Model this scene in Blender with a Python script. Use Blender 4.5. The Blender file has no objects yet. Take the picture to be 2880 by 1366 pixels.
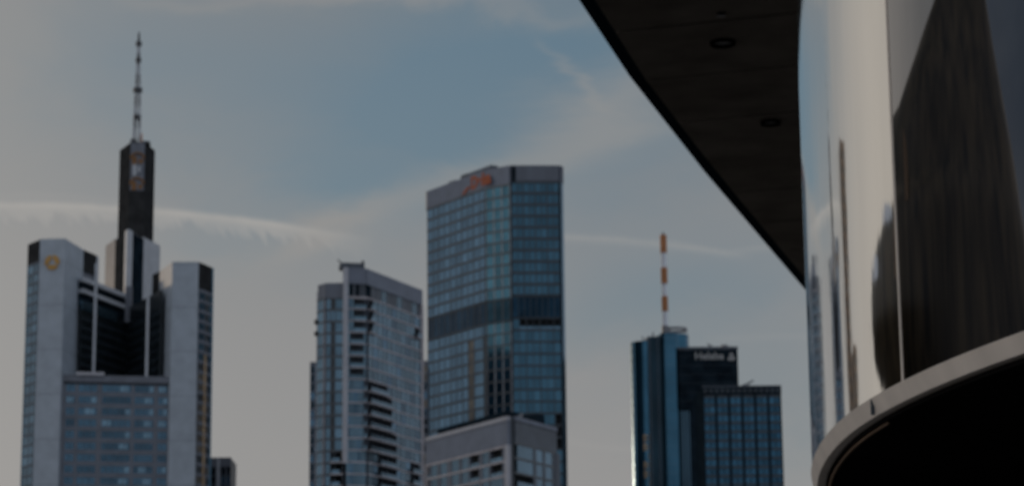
import bpy, math, random
from mathutils import Vector, Matrix
random.seed(7)
S = bpy.context.scene
COL = S.collection
# ------------------------------------------------------------------ camera
FPX = 7122.0
PITCH, ROLL = math.radians(12.47), math.radians(0.58)
EYE = Vector((0, 0, 1.7))
cF = Vector((0, math.cos(PITCH), math.sin(PITCH)))
cU0 = Vector((0, -math.sin(PITCH), math.cos(PITCH)))
cR = math.cos(ROLL) * Vector((1, 0, 0)) - math.sin(ROLL) * cU0
cU = math.sin(ROLL) * Vector((1, 0, 0)) + math.cos(ROLL) * cU0
cam_data = bpy.data.cameras.new('camera')
cam = bpy.data.objects.new('camera', cam_data)
COL.objects.link(cam)
cam.matrix_world = Matrix(((cR.x, cU.x, -cF.x, EYE.x), (cR.y, cU.y, -cF.y, EYE.y), (cR.z, cU.z, -cF.z, EYE.z), (0, 0, 0, 1)))
cam_data.sensor_width = 36
cam_data.lens = FPX / 2880 * 36
cam_data.clip_start = 0.1
cam_data.clip_end = 20000
cam_data.dof.use_dof = True
cam_data.dof.focus_distance = 10.0
cam_data.dof.aperture_fstop = 5.0
S.camera = cam
S.view_settings.view_transform = 'Standard'
S.view_settings.look = 'None'
S.view_settings.exposure = 0.0
S.view_settings.gamma = 1.0
SUN_AZ, SUN_EL = math.radians(-34), math.radians(6.0)      # azimuth measured from the view direction (+Y), negative = left

# ------------------------------------------------------------------ sky
world = bpy.data.worlds.new('World')
S.world = world
world.use_nodes = True
wn, wl = world.node_tree.nodes, world.node_tree.links
wn.clear()


class G:
    """tiny expression builder for the world's node tree (all in direction space)"""
    @staticmethod
    def m(op, a, b=None, c=None, clamp=False):
        n = wn.new('ShaderNodeMath'); n.operation = op; n.use_clamp = clamp
        for i, v in enumerate((a, b, c)):
            if v is None: continue
            if isinstance(v, (int, float)): n.inputs[i].default_value = v
            else: wl.new(v, n.inputs[i])
        return n.outputs[0]

    @staticmethod
    def mix(f, a, b):
        n = wn.new('ShaderNodeMix'); n.data_type = 'RGBA'
        for s, v in ((n.inputs[0], f), (n.inputs[6], a), (n.inputs[7], b)):
            if isinstance(v, (int, float)): s.default_value = v
            elif isinstance(v, tuple): s.default_value = (*v, 1)
            else: wl.new(v, s)
        return n.outputs[2]

    @staticmethod
    def vec(x, y, z=0.0):
        n = wn.new('ShaderNodeCombineXYZ')
        for s, v in zip(n.inputs, (x, y, z)):
            if isinstance(v, (int, float)): s.default_value = v
            else: wl.new(v, s)
        return n.outputs[0]

    @staticmethod
    def noise(v, scale, detail=4, rough=0.5, dist=0.0):
        n = wn.new('ShaderNodeTexNoise'); n.inputs['Scale'].default_value = scale
        n.inputs['Detail'].default_value = detail; n.inputs['Roughness'].default_value = rough
        n.inputs['Distortion'].default_value = dist
        wl.new(v, n.inputs['Vector']); return n.outputs[0]


m, mix = G.m, G.mix
tc = wn.new('ShaderNodeTexCoord')
sep = wn.new('ShaderNodeSeparateXYZ'); wl.new(tc.outputs['Generated'], sep.inputs[0])
deg = 180 / math.pi
az = m('MULTIPLY', m('ARCTAN2', sep.outputs[0], sep.outputs[1]), deg)
el = m('MULTIPLY', m('ARCSINE', sep.outputs[2]), deg)
sky = wn.new('ShaderNodeTexSky'); sky.sky_type = 'NISHITA'; sky.sun_disc = False
sky.sun_elevation = SUN_EL; sky.sun_rotation = SUN_AZ
sky.air_density = 1.0; sky.dust_density = 1.5; sky.ozone_density = 1.5
nishita = wn.new('ShaderNodeVectorMath'); nishita.operation = 'SCALE'
wl.new(sky.outputs[0], nishita.inputs[0]); nishita.inputs['Scale'].default_value = 0.10
ae = G.vec(az, el)
aes = G.vec(m('MULTIPLY', az, 0.45), el)                       # streaks lie along the horizon
w1 = m('SUBTRACT', G.noise(aes, 0.16, 5, 0.55, 0.6), 0.5)
w2 = m('SUBTRACT', G.noise(aes, 0.45, 5, 0.6, 0.3), 0.5)
wz = m('ADD', az, m('MULTIPLY', w1, 9.0))
we = m('ADD', el, m('MULTIPLY', w2, 2.6))


def blob(a0, e0, ra, re, tilt=0.0, A=None, E=None):
    A = A or wz; E = E or we
    dx, dy = m('SUBTRACT', A, a0), m('SUBTRACT', E, e0)
    c, s = math.cos(math.radians(tilt)), math.sin(math.radians(tilt))
    u = m('ADD', m('MULTIPLY', dx, c / ra), m('MULTIPLY', dy, s / ra))
    v = m('ADD', m('MULTIPLY', dx, -s / re), m('MULTIPLY', dy, c / re))
    q = m('ADD', m('MULTIPLY', u, u), m('MULTIPLY', v, v))
    return m('POWER', 2.718, m('MULTIPLY', q, -1.0))


def px2ae(px, py):
    v = cF * FPX + cR * (px - 1440) - cU * (py - 683)
    return math.degrees(math.atan2(v.x, v.y)), math.degrees(math.asin(v.normalized().z))


def pblob(px, py, rx, ry, tilt=0.0, **k):
    a, e = px2ae(px, py)
    return blob(a, e, rx / 124.3, ry / 124.3, tilt, **k)


def add(*t):
    r = t[0]
    for x in t[1:]: r = m('ADD', r, x)
    return r


# thin high cloud: pale grey-beige, brighter low down and towards the sun
low = m('MULTIPLY', m('SUBTRACT', 19.0, el), 1 / 15.0, clamp=True)
toward = m('POWER', 2.718, m('MULTIPLY', m('POWER', m('ABSOLUTE', m('MULTIPLY', m('SUBTRACT', az, -25.0), 1 / 12.0)), 2.0), -1.0))
cloud = mix(low, (0.190, 0.211, 0.229), (0.326, 0.315, 0.305))
behind = m('MAXIMUM', m('MULTIPLY', m('SUBTRACT', az, 25.0), 1 / 30.0, clamp=True), m('MULTIPLY', m('SUBTRACT', -56.0, az), 1 / 9.0, clamp=True))
cloud = mix(behind, cloud, (0.43, 0.47, 0.54))          # unseen sky brightened bluish, added to light the facades and their glass
glowl = blob(-105.0, 14.0, 22.0, 24.0, A=az, E=el)          # warm glow added outside the view, to brighten the rim
cloud = mix(glowl, cloud, (1.15, 1.04, 0.92))
cloud = mix(m('MULTIPLY', toward, 0.85, clamp=True), cloud, (0.46, 0.425, 0.385))
blue = add(m('MULTIPLY', pblob(1560, 190, 640, 310, 8), 1.0), m('MULTIPLY', pblob(950, 350, 760, 300, -6), 0.60),
           m('MULTIPLY', pblob(330, 160, 300, 190, 0), 0.30), m('MULTIPLY', pblob(1850, 840, 420, 150, 10), 0.55),
           m('MULTIPLY', pblob(1150, 560, 300, 70, -12), 0.35), m('MULTIPLY', pblob(2150, 1100, 300, 200, 0), 0.40),
           m('MULTIPLY', pblob(700, 700, 260, 60, 0), 0.20),
           m('MULTIPLY', w2, 0.35))
far = m('MULTIPLY', m('SUBTRACT', 11.0, m('ABSOLUTE', m('ADD', az, 49.0))), 1 / 5.0, clamp=True)   # clear blue sky beyond the veil of cloud
patch = m('ADD', 0.97, m('MULTIPLY', w1, 1.0), clamp=True)
blue = m('MULTIPLY', blue, 1.0, clamp=True)
clear = mix(0.25, (0.088, 0.165, 0.235), nishita.outputs[0])
skyc = mix(blue, cloud, clear)
skyc = mix(m('MULTIPLY', far, patch), skyc, mix(0.06, (0.022, 0.048, 0.088), nishita.outputs[0]))
# soft pale sweep of cloud rising to the right of the glass tower
ridge = add(m('MULTIPLY', pblob(1630, 360, 440, 105, 26), 0.70), m('MULTIPLY', pblob(1010, 640, 260, 60, 22), 0.75),
            m('MULTIPLY', pblob(60, 130, 190, 300, 0), 0.35), m('MULTIPLY', pblob(1050, 5, 750, 30, -1), 0.45),
            m('MULTIPLY', pblob(1640, 190, 120, 18, -50), 0.30))
skyc = mix(m('MULTIPLY', ridge, m('ADD', 0.9, m('MULTIPLY', w2, 0.4)), clamp=True), skyc, (0.305, 0.292, 0.278))


# old contrails: a broad ragged one on the left, thinner ones to the right
def trail(pts, th, amp, rag, x0, x1, fade):
    (ax, ay), (bx, by), (cx, cy) = [px2ae(*p) for p in pts]
    d1 = (by - ay) / (bx - ax); d2 = ((cy - by) / (cx - bx) - d1) / (cx - ax)
    t = m('SUBTRACT', az, ax)
    line = m('ADD', m('ADD', ay, m('MULTIPLY', t, d1)), m('MULTIPLY', m('MULTIPLY', t, m('SUBTRACT', az, bx)), d2))
    puff = G.noise(G.vec(m('ADD', m('MULTIPLY', az, 3.4), m('MULTIPLY', el, 1.6)), m('MULTIPLY', el, 1.1)), 1.0, 3, 0.5, 0.8)
    soft = G.noise(G.vec(m('MULTIPLY', az, 0.9), m('MULTIPLY', el, 0.9)), 1.0, 3, 0.5, 0.2)
    dy = m('ADD', m('SUBTRACT', line, el), m('MULTIPLY', m('SUBTRACT', soft, 0.5), 0.10))     # degrees below the upper edge
    top = m('MULTIPLY', m('ADD', dy, 0.07), 1 / 0.12, clamp=True)
    hang = m('ADD', th, m('MULTIPLY', m('SUBTRACT', puff, 0.5), rag))
    bot = m('MULTIPLY', m('SUBTRACT', hang, dy), 1 / 0.22, clamp=True)
    edge_ = m('POWER', 2.718, m('MULTIPLY', m('POWER', m('ABSOLUTE', m('DIVIDE', m('SUBTRACT', dy, 0.06), 0.07)), 2.0), -0.7))
    core = m('MULTIPLY', m('ADD', m('MULTIPLY', m('MULTIPLY', top, bot), 0.62), m('MULTIPLY', edge_, 0.38)), m('ADD', 0.45, soft))
    a0, a1 = px2ae(x0, 600)[0], px2ae(x1, 600)[0]
    f0 = m('MULTIPLY', m('SUBTRACT', az, a0), 1 / fade, clamp=True)
    f1 = m('MULTIPLY', m('SUBTRACT', a1, az), 1 / fade, clamp=True)
    return m('MULTIPLY', m('MULTIPLY', core, amp), m('MULTIPLY', f0, f1))


tr = add(trail([(0, 570), (500, 592), (950, 655)], 0.45, 0.85, 0.85, -500, 1060, 2.4),
         trail([(0, 545), (250, 552), (500, 585)], 0.05, 0.25, 0.1, -400, 560, 1.5),
         trail([(1600, 664), (1850, 680), (2030, 704)], 0.10, 0.50, 0.10, 1480, 2120, 0.9),
         trail([(2030, 704), (2150, 690), (2300, 680)], 0.10, 0.26, 0.10, 2010, 2400, 0.5),
         trail([(1560, 1225), (1700, 1250), (1800, 1262)], 0.10, 0.22, 0.1, 1500, 1900, 0.9),
         trail([(1950, 955), (2100, 942), (2260, 940)], 0.10, 0.18, 0.1, 1950, 2500, 0.9))
skyc = mix(m('MULTIPLY', tr, 1.0, clamp=True), skyc, (0.375, 0.362, 0.345))
bg = wn.new('ShaderNodeBackground'); wl.new(skyc, bg.inputs[0]); bg.inputs[1].default_value = 1.0
out = wn.new('ShaderNodeOutputWorld'); wl.new(bg.outputs[0], out.inputs[0])
# low, weak, warm evening sun behind thin cloud
sd = bpy.data.lights.new('sun', 'SUN'); sd.energy = 0.5; sd.angle = math.radians(2.5); sd.color = (1.0, 0.78, 0.55)
sun = bpy.data.objects.new('sun', sd); COL.objects.link(sun)
sdir = Vector((math.sin(SUN_AZ) * math.cos(SUN_EL), math.cos(SUN_AZ) * math.cos(SUN_EL), math.sin(SUN_EL)))
sun.rotation_euler = sdir.to_track_quat('Z', 'Y').to_euler()
sun.location = sdir * 500 + Vector((0, 0, 50))

# ------------------------------------------------------------------ materials
def mat(name, col, rough=0.6, metal=0.0, ior=1.5, vary=0.08, scale=0.25, tint=0.0, joints=None, bump=0.0, streak=False, spec=0.5):
    M = bpy.data.materials.new(name); M.use_nodes = True
    n, l = M.node_tree.nodes, M.node_tree.links
    b = n['Principled BSDF']
    b.inputs['Roughness'].default_value = rough; b.inputs['Metallic'].default_value = metal
    b.inputs['IOR'].default_value = ior
    b.inputs['Specular IOR Level'].default_value = spec
    geo = n.new('ShaderNodeNewGeometry')
    nz = n.new('ShaderNodeTexNoise'); nz.inputs['Scale'].default_value = scale; nz.inputs['Detail'].default_value = 5
    if streak:
        mp = n.new('ShaderNodeMapping'); mp.inputs['Scale'].default_value = (1, 1, 0.12)
        l.new(geo.outputs['Position'], mp.inputs[0]); l.new(mp.outputs[0], nz.inputs['Vector'])
    else:
        l.new(geo.outputs['Position'], nz.inputs['Vector'])
    mr = n.new('ShaderNodeMapRange'); l.new(nz.outputs[0], mr.inputs[0])
    mr.inputs[1].default_value = 0.3; mr.inputs[2].default_value = 0.7
    mr.inputs[3].default_value = 1 - vary * 2; mr.inputs[4].default_value = 1 + vary * 2
    fac = mr.outputs[0]
    if tint:
        at = n.new('ShaderNodeAttribute'); at.attribute_name = 'tint'
        t = n.new('ShaderNodeMath'); t.operation = 'MULTIPLY_ADD'; t.inputs[1].default_value = tint; t.inputs[2].default_value = 1 - tint / 2
        l.new(at.outputs['Fac'], t.inputs[0])
        q = n.new('ShaderNodeMath'); q.operation = 'MULTIPLY'; l.new(fac, q.inputs[0]); l.new(t.outputs[0], q.inputs[1]); fac = q.outputs[0]
    if joints:                                         # thin horizontal panel joints every `joints` metres
        sp = n.new('ShaderNodeSeparateXYZ'); l.new(geo.outputs['Position'], sp.inputs[0])
        a = n.new('ShaderNodeMath'); a.operation = 'MODULO'; l.new(sp.outputs[2], a.inputs[0]); a.inputs[1].default_value = joints
        g = n.new('ShaderNodeMath'); g.operation = 'GREATER_THAN'; l.new(a.outputs[0], g.inputs[0]); g.inputs[1].default_value = joints * 0.045
        h = n.new('ShaderNodeMath'); h.operation = 'MULTIPLY_ADD'; l.new(g.outputs[0], h.inputs[0]); h.inputs[1].default_value = 0.14; h.inputs[2].default_value = 0.86
        q = n.new('ShaderNodeMath'); q.operation = 'MULTIPLY'; l.new(fac, q.inputs[0]); l.new(h.outputs[0], q.inputs[1]); fac = q.outputs[0]
    vm = n.new('ShaderNodeVectorMath'); vm.operation = 'SCALE'; vm.inputs[0].default_value = col
    l.new(fac, vm.inputs['Scale']); l.new(vm.outputs[0], b.inputs['Base Color'])
    if bump:
        bp = n.new('ShaderNodeBump'); bp.inputs['Strength'].default_value = bump; bp.inputs['Distance'].default_value = 0.02
        l.new(nz.outputs[0], bp.inputs['Height']); l.new(bp.outputs[0], b.inputs['Normal'])
    return M


M = dict(
    alu=mat('pale_aluminium', (0.315, 0.362, 0.415), 0.5, 0.0, vary=0.05, joints=17.2),
    alu_plain=mat('aluminium', (0.42, 0.445, 0.48), 0.5, vary=0.05),
    lead=mat('grey_spandrel', (0.125, 0.14, 0.17), 0.55, vary=0.08),
    brown=mat('brown_louvre', (0.034, 0.035, 0.036), 0.75, spec=0.0, vary=0.15, joints=1.1),
    dark=mat('dark_glazing', (0.010, 0.015, 0.018), 0.35, vary=0.25, tint=0.6),
    darkwall=mat('dark_recess', (0.022, 0.024, 0.026), 0.8, spec=0.0, vary=0.15),
    slate=mat('slate_metal', (0.055, 0.07, 0.09), 0.5, vary=0.12),
    crown=mat('crown_cladding', (0.145, 0.168, 0.215), 0.6, vary=0.06, joints=5.9),
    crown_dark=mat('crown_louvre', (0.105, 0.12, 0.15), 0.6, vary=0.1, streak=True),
    slab=mat('concrete_edge', (0.36, 0.34, 0.36), 0.7, vary=0.1),
    coping=mat('pale_coping', (0.38, 0.385, 0.42), 0.6, vary=0.05),
    mull=mat('bronze_mullion', (0.062, 0.070, 0.078), 0.5, vary=0.1),
    mull_dark=mat('dark_mullion', (0.028, 0.04, 0.052), 0.5, vary=0.1),
    mull_pale=mat('pale_mullion', (0.30, 0.31, 0.33), 0.5, vary=0.1),
    gl1=mat('blue_reflective_glass', (0.044, 0.105, 0.148), 0.10, 0.85, vary=0.08, scale=0.10, tint=0.35),
    gl1b=mat('grey_blue_glass', (0.082, 0.148, 0.200), 0.14, 0.80, vary=0.10, scale=0.10, tint=0.35),
    gl2=mat('grey_blue_window', (0.085, 0.145, 0.185), 0.16, 0.75, vary=0.10, scale=0.12, tint=0.5),
    gl4=mat('pale_blue_window', (0.105, 0.175, 0.225), 0.16, 0.75, vary=0.08, scale=0.12, tint=0.35),
    glc=mat('bank_window', (0.062, 0.125, 0.178), 0.14, 0.75, vary=0.10, scale=0.2, tint=0.7),
    moss=mat('green_brown_glass', (0.06, 0.055, 0.022), 0.4, 0.3, vary=0.4),
    glm=mat('deep_blue_glass', (0.042, 0.120, 0.180), 0.20, 0.9, vary=0.14, scale=0.06, tint=0.3),
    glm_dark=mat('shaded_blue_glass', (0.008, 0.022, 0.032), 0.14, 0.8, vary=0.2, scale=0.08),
    glh=mat('dark_blue_window', (0.027, 0.080, 0.125), 0.12, 0.85, vary=0.1, scale=0.2, tint=0.5),
    mech=mat('plant_floor_glazing', (0.010, 0.028, 0.046), 0.2, 0.95, vary=0.15, tint=0.7),
    warm=mat('warm_reflection_tone', (0.46, 0.33, 0.20), 0.7, vary=0.15),  # cream tone that paints warm reflections onto glass
    warmglass=mat('brown_tinted_window', (0.105, 0.09, 0.07), 0.3, 0.4, vary=0.3, scale=0.3, tint=0.8),  # brown panes; on the glass and bank towers they paint warm reflections
    black=mat('black_cladding', (0.012, 0.020, 0.028), 0.85, spec=0.0, vary=0.2),
    red=mat('red_paint', (0.40, 0.155, 0.055), 0.6, vary=0.06, scale=1),
    redsign=mat('red_letters', (0.34, 0.075, 0.016), 0.6, vary=0.02),
    white=mat('white_paint', (0.72, 0.74, 0.78), 0.6, vary=0.06, scale=1),
    steel=mat('grey_steel', (0.19, 0.19, 0.20), 0.5, 0.3, vary=0.1, scale=1),
    steel_dark=mat('dark_steel', (0.05, 0.055, 0.06), 0.5, 0.2, vary=0.1, scale=1),
    yellow=mat('amber_emblem', (0.42, 0.235, 0.055), 0.6, vary=0.04),
    letter=mat('white_letters', (0.40, 0.40, 0.39), 0.6, vary=0.03),
    polished=mat('polished_cladding', (0.86, 0.84, 0.80), 0.045, 1.0, vary=0.03, scale=0.9, bump=0.35, streak=True),
    nearglass=mat('tinted_near_glass', (0.31, 0.305, 0.31), 0.02, 1.0, vary=0.10, scale=0.7, streak=True),
    seam=mat('pale_joint_strip', (0.70, 0.60, 0.50), 0.35, 0.3, vary=0.05, scale=1.5),
    tower=mat('mirrored_shape_dark', (0.040, 0.028, 0.015), 0.35, 0.2, vary=0.45, scale=0.45, streak=True),  # dark tone of the added shape that the facade mirrors
    brownstone=mat('mirrored_brown_stone', (0.22, 0.14, 0.085), 0.7, vary=0.15, scale=0.3, streak=True),
    rim=mat('cream_metal_rim', (0.86, 0.77, 0.68), 0.42, 0.15, vary=0.05, scale=1.5, streak=True),
    soffit=mat('charcoal_soffit', (0.175, 0.155, 0.133), 0.75, spec=0.0, vary=0.12, scale=0.5),
    fascia=mat('black_fascia', (0.014, 0.024, 0.034), 0.4, spec=0.0, vary=0.1),
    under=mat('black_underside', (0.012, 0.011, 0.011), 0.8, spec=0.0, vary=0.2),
    ground=mat('asphalt', (0.095, 0.09, 0.085), 0.9, vary=0.2, scale=0.05),
    bark=mat('bark', (0.09, 0.065, 0.045), 0.9, vary=0.2, scale=2),
    leaf=mat('leaves', (0.065, 0.075, 0.025), 0.8, vary=0.35, scale=0.35, tint=0.9),
    lamp=mat('unlit_lamp_lens', (0.02, 0.02, 0.02), 0.3, vary=0.05),
)

# ------------------------------------------------------------------ geometry helpers
def ray(px, py): return (cF * FPX + cR * (px - 1440) - cU * (py - 683)).normalized()
def atz(px, py, z):
    v = ray(px, py); return EYE + v * ((z - EYE.z) / v.z)
def aty(px, py, Y):
    v = ray(px, py); return EYE + v * (Y / v.y)


class MB:
    def __init__(s): s.v = []; s.f = []; s.mi = []; s.t = []
    def add(s, vs, fs, t=None):
        o = len(s.v); s.v += [tuple(v) for v in vs]; t = random.random() if t is None else t
        for f in fs: s.f.append(tuple(i + o for i in f)); s.t.append(t)
        return s
    def hexa(s, a, t=None):          # 8 points: bottom ring, top ring
        return s.add(a, [(3, 2, 1, 0), (4, 5, 6, 7), (0, 1, 5, 4), (1, 2, 6, 5), (2, 3, 7, 6), (3, 0, 4, 7)], t)
    def box(s, x0, x1, y0, y1, z0, z1, t=None):
        return s.hexa([(x0, y0, z0), (x1, y0, z0), (x1, y1, z0), (x0, y1, z0), (x0, y0, z1), (x1, y0, z1), (x1, y1, z1), (x0, y1, z1)], t)
    def prism(s, pts, z0, z1, t=None):
        n = len(pts)
        vs = [(p[0], p[1], z0) for p in pts] + [(p[0], p[1], z1) for p in pts]
        fs = [tuple(reversed(range(n))), tuple(range(n, 2 * n))] + [(i, (i + 1) % n, n + (i + 1) % n, n + i) for i in range(n)]
        return s.add(vs, fs, t)
    def tube(s, pts, z0, z1):          # prism whose caps have vertices of their own, for clean smooth sides
        n = len(pts); vs = [(p[0], p[1], z) for z in (z0, z1) for p in pts] * 2
        return s.add(vs, [(i, (i + 1) % n, n + (i + 1) % n, n + i) for i in range(n)] + [tuple(reversed(range(2 * n, 3 * n))), tuple(range(3 * n, 4 * n))])
    def bar(s, a, b, w, n=4, w2=None):
        a, b = Vector(a), Vector(b); d = (b - a).normalized()
        u = d.orthogonal().normalized(); q = d.cross(u); w2 = w if w2 is None else w2
        vs = []
        for c, r in ((a, w), (b, w2)):
            for i in range(n):
                an = 2 * math.pi * (i + 0.5) / n
                vs.append(c + (u * math.cos(an) + q * math.sin(an)) * r)
        return s.add(vs, [tuple(reversed(range(n))), tuple(range(n, 2 * n))] + [(i, (i + 1) % n, n + (i + 1) % n, n + i) for i in range(n)])
    def build(s, name, material, parent=None, smooth=False, kind=None):
        me = bpy.data.meshes.new(name); me.from_pydata(s.v, [], s.f); me.materials.append(material)
        at = me.attributes.new('tint', 'FLOAT', 'FACE'); at.data.foreach_set('value', s.t)
        if smooth: me.polygons.foreach_set('use_smooth', [True] * len(me.polygons))
        me.update()
        o = bpy.data.objects.new(name, me); COL.objects.link(o)
        if parent:
            o.parent = parent
            q = parent; off = Vector((0, 0, 0))
            while q: off += q.location; q = q.parent
            o.location = -off
        if kind: o['kind'] = kind
        return o


def thing(name, label, cat, loc, group=None):
    o = bpy.data.objects.new(name, None); COL.objects.link(o); o.location = loc
    o['label'] = label; o['category'] = cat
    if group: o['group'] = group
    return o


class Bld:
    """a tower: core prisms plus facades made of frame parts and individual windows"""
    def __init__(s, name, label, cat, loc):
        s.root = thing(name, label, cat, loc); s.wins = []
    def core(s, pts, z0, z1, material, name='wall'):
        return MB().prism([(p[0], p[1]) for p in pts], z0, z1).build(name, material, s.root)
    def finish(s, name='window', limit=100):
        def area(w):
            c = sum((Vector(v) for v in w[0].v), Vector()) / len(w[0].v) - EYE
            q = c.normalized(); x = 1440 + FPX * c.dot(cR) / c.dot(cF); y = 683 - FPX * c.dot(cU) / c.dot(cF)
            inside = -20 < x < 2900 and -20 < y < 1386
            return w[2] / c.length ** 2 * (1 if inside else 1e-6)
        s.wins.sort(key=area, reverse=True)
        for mb, mt, a in s.wins[:limit]: mb.build(name, mt, s.root)
        rest = {}
        big = MB(); mats = []; idx = []
        for mb, mt, a in s.wins[limit:]:
            if mt not in mats: mats.append(mt)
            o = len(big.v); big.v += mb.v
            for f, t in zip(mb.f, mb.t): big.f.append(tuple(i + o for i in f)); big.t.append(t); idx.append(mats.index(mt))
        if big.v:
            ob = big.build(name, mats[0], s.root, kind='stuff')
            for mt in mats[1:]: ob.data.materials.append(mt)
            ob.data.polygons.foreach_set('material_index', idx)


def joined(name, pieces, parent):
    """one frame mesh made of touching pieces that differ in finish"""
    big = MB(); idx = []
    for k, (mb, mt) in enumerate(pieces):
        o = len(big.v); big.v += mb.v
        for f, t in zip(mb.f, mb.t): big.f.append(tuple(i + o for i in f)); big.t.append(t); idx.append(k)
    ob = big.build(name, pieces[0][1], parent)
    for mb, mt in pieces[1:]: ob.data.materials.append(mt)
    ob.data.polygons.foreach_set('material_index', idx); return ob


class Face:
    """local frame of one facade: u along it (metres), d outwards, z up"""
    def __init__(s, p0, p1):
        s.p = Vector((p0[0], p0[1], 0)); q = Vector((p1[0], p1[1], 0))
        s.L = (q - s.p).length; s.u = (q - s.p).normalized()
        n = Vector((s.u.y, -s.u.x, 0))
        if n.dot(-(s.p + q) / 2) < 0: n = -n
        s.n = n
    def P(s, u, d, z):
        v = s.p + s.u * u + s.n * d; return (v.x, v.y, z)
    def box(s, mb, u0, u1, z0, z1, d0, d1, t=None):
        return mb.hexa([s.P(u0, d0, z0), s.P(u1, d0, z0), s.P(u1, d1, z0), s.P(u0, d1, z0), s.P(u0, d0, z1), s.P(u1, d0, z1), s.P(u1, d1, z1), s.P(u0, d1, z1)], t)
    def upx(s, px, z):               # metres along the facade that appear at image column px at height z
        lo, hi = -5.0, s.L + 5.0
        def X(u):
            c = Vector(s.P(u, 0, z)) - EYE; return 1440 + FPX * c.dot(cR) / c.dot(cF)
        inc = X(hi) > X(lo)
        for _ in range(40):
            mid = (lo + hi) / 2
            if (X(mid) < px) == inc: lo = mid
            else: hi = mid
        return (lo + hi) / 2


def grid(b, F, ztop, rows, fh, cols, glass, frame, slab, band=0.9, mw=0.35, D=1.2, skip=(), u0=None, u1=None, glassfn=None, every=1):
    """cols: list of u positions (mullion centres) -> windows between them; skip: set of (row, col) left open as loggias"""
    fr = MB(); sl = MB()
    for r in range(rows + 1):
        z = ztop - r * fh
        F.box(sl, 0, F.L, z - band / 2, z + band / 2, 0.02, D + 0.12)
    for i, c in enumerate(cols):
        w = mw if i % every == 0 else mw * 0.55
        F.box(fr, max(0, c - w / 2), min(F.L, c + w / 2), ztop - rows * fh, ztop, 0.01, D + 0.04)
    for r in range(rows):
        for c in range(len(cols) - 1):
            if (r, c) in skip: continue
            mb = MB(); za, zb = ztop - (r + 1) * fh + band / 2 - 0.02, ztop - r * fh - band / 2 + 0.02
            ua, ub = cols[c] + mw * 0.3, cols[c + 1] - mw * 0.3
            tilt = random.uniform(-0.012, 0.012)
            F.box(mb, ua, ub, za, zb, 0.03, D - 0.06)
            # panes sit very slightly out of true, as real curtain walling does
            for k in (2, 3, 6, 7):
                v = Vector(mb.v[k]); s_ = 1 if k in (2, 6) else -1
                v += F.n * tilt * s_ * (ub - ua) / 2; mb.v[k] = tuple(v)
            g = glassfn(r, c) if glassfn else glass
            b.wins.append((mb, g, (zb - za) * (ub - ua)))
    joined('facade_frame', [(sl, slab), (fr, frame)], b.root)


def even(L, n, a=0.0): return [a + (L - a) * i / n for i in range(n + 1)]


# ------------------------------------------------------------------ ground
g = MB(); g.add([(-6000, -6000, 0), (6000, -6000, 0), (6000, 9000, 0), (-6000, 9000, 0)], [(0, 1, 2, 3)]).build('ground', M['ground'])['kind'] = 'structure'

# ================================================================== tower 1: tall blue glass tower with red lettering
ZT = 262.0
p0, p1, p2, p3 = atz(1208, 539, ZT), atz(1370, 479, ZT), atz(1437, 467, ZT), atz(1570, 467, ZT)
p4 = p3 + Vector((1.0, 2.0, 0)); p5 = p4 + Vector((-2, 45, 0)); pm = p0 + Vector((-0.5, 3.0, 0)); pk = pm + Vector((0.5, 22, 0))
T1 = Bld('glass_tower', 'tallest blue glass tower with red lettering on its slanting crown, right of the balcony tower', 'skyscraper', ((p1.x + p5.x) / 2, (p1.y + p5.y) / 2, 0))
T1.core([pm, p0, p1, p2, p3, p4, p5, pk], 0, ZT - 1.5, M['darkwall'])
CH = 7.2; fh = 4.83
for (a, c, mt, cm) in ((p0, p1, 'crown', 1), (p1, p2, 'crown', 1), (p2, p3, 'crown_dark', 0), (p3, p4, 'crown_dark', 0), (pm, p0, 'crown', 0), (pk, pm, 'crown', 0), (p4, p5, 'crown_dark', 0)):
    F = Face(a, c); F.box(MB(), 0, 1, 0, 1, 0, 1)
    F.box(MB(), 0, 0, 0, 0, 0, 0)
    mb = MB(); F.box(mb, -0.1, F.L + 0.1, ZT - CH - (1.2 if cm else 0), ZT, -1.0, 1.25); mb.build('parapet', M[mt], T1.root)
F = Face(p2, p3); mb = MB(); F.box(mb, 0.15, 1.9, ZT - CH, ZT - 0.5, 1.0, 1.33); mb.build('louvre_slot', M['black'], T1.root)
z1 = ZT - CH; nup = 10
zm = z1 - nup * fh; zl = zm - 9.44
A, B_, Cc = Face(p0, p1), Face(p1, p2), Face(p2, p3)
def gA(r, c): return M['gl1b']
def gC(r, c): return M['gl1']
grid(T1, A, z1 - 1.0, nup, fh, even(A.L, 10), M['gl1b'], M['mull'], M['mull'], band=1.0, mw=0.45, glassfn=gA, every=2)
grid(T1, B_, z1 - 1.0, nup, fh, even(B_.L, 3), M['glh'], M['mull_pale'], M['mull'], band=0.8, mw=0.5)
grid(T1, Cc, z1, nup, fh, even(Cc.L, 8), M['gl1'], M['mull_dark'], M['mull_dark'], band=1.25, mw=0.5, glassfn=gC, every=2)
for F, n_ in ((A, 10), (B_, 3), (Cc, 8)):                       # dark plant floors
    off = -1.0 if F is not Cc else 0
    grid(T1, F, zm + off, 1, 9.44, even(F.L, n_), M['mech'], M['mull'] if F is not Cc else M['mull_dark'], M['mull_dark'] if F is Cc else M['mull'], band=0.5, mw=0.55 if F is not Cc else 0.3, every=1)
rows2 = 18; fh2 = 4.95
uC = even(Cc.L, 7)
sk = {(0, c) for c in range(1, 7)} | {(8, 6), (9, 6), (10, 6)}
def gA2(r, c):
    if 5 <= c <= 8 and 1 <= r <= 8 and c == 7: return M['warmglass']  # brown column paints a warm reflection into the glass
    if c == 9: return M['dark'] if 1 <= r <= 8 else M['gl1']  # dark column paints the edge of a reflected building
    return gA(r, c)
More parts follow.
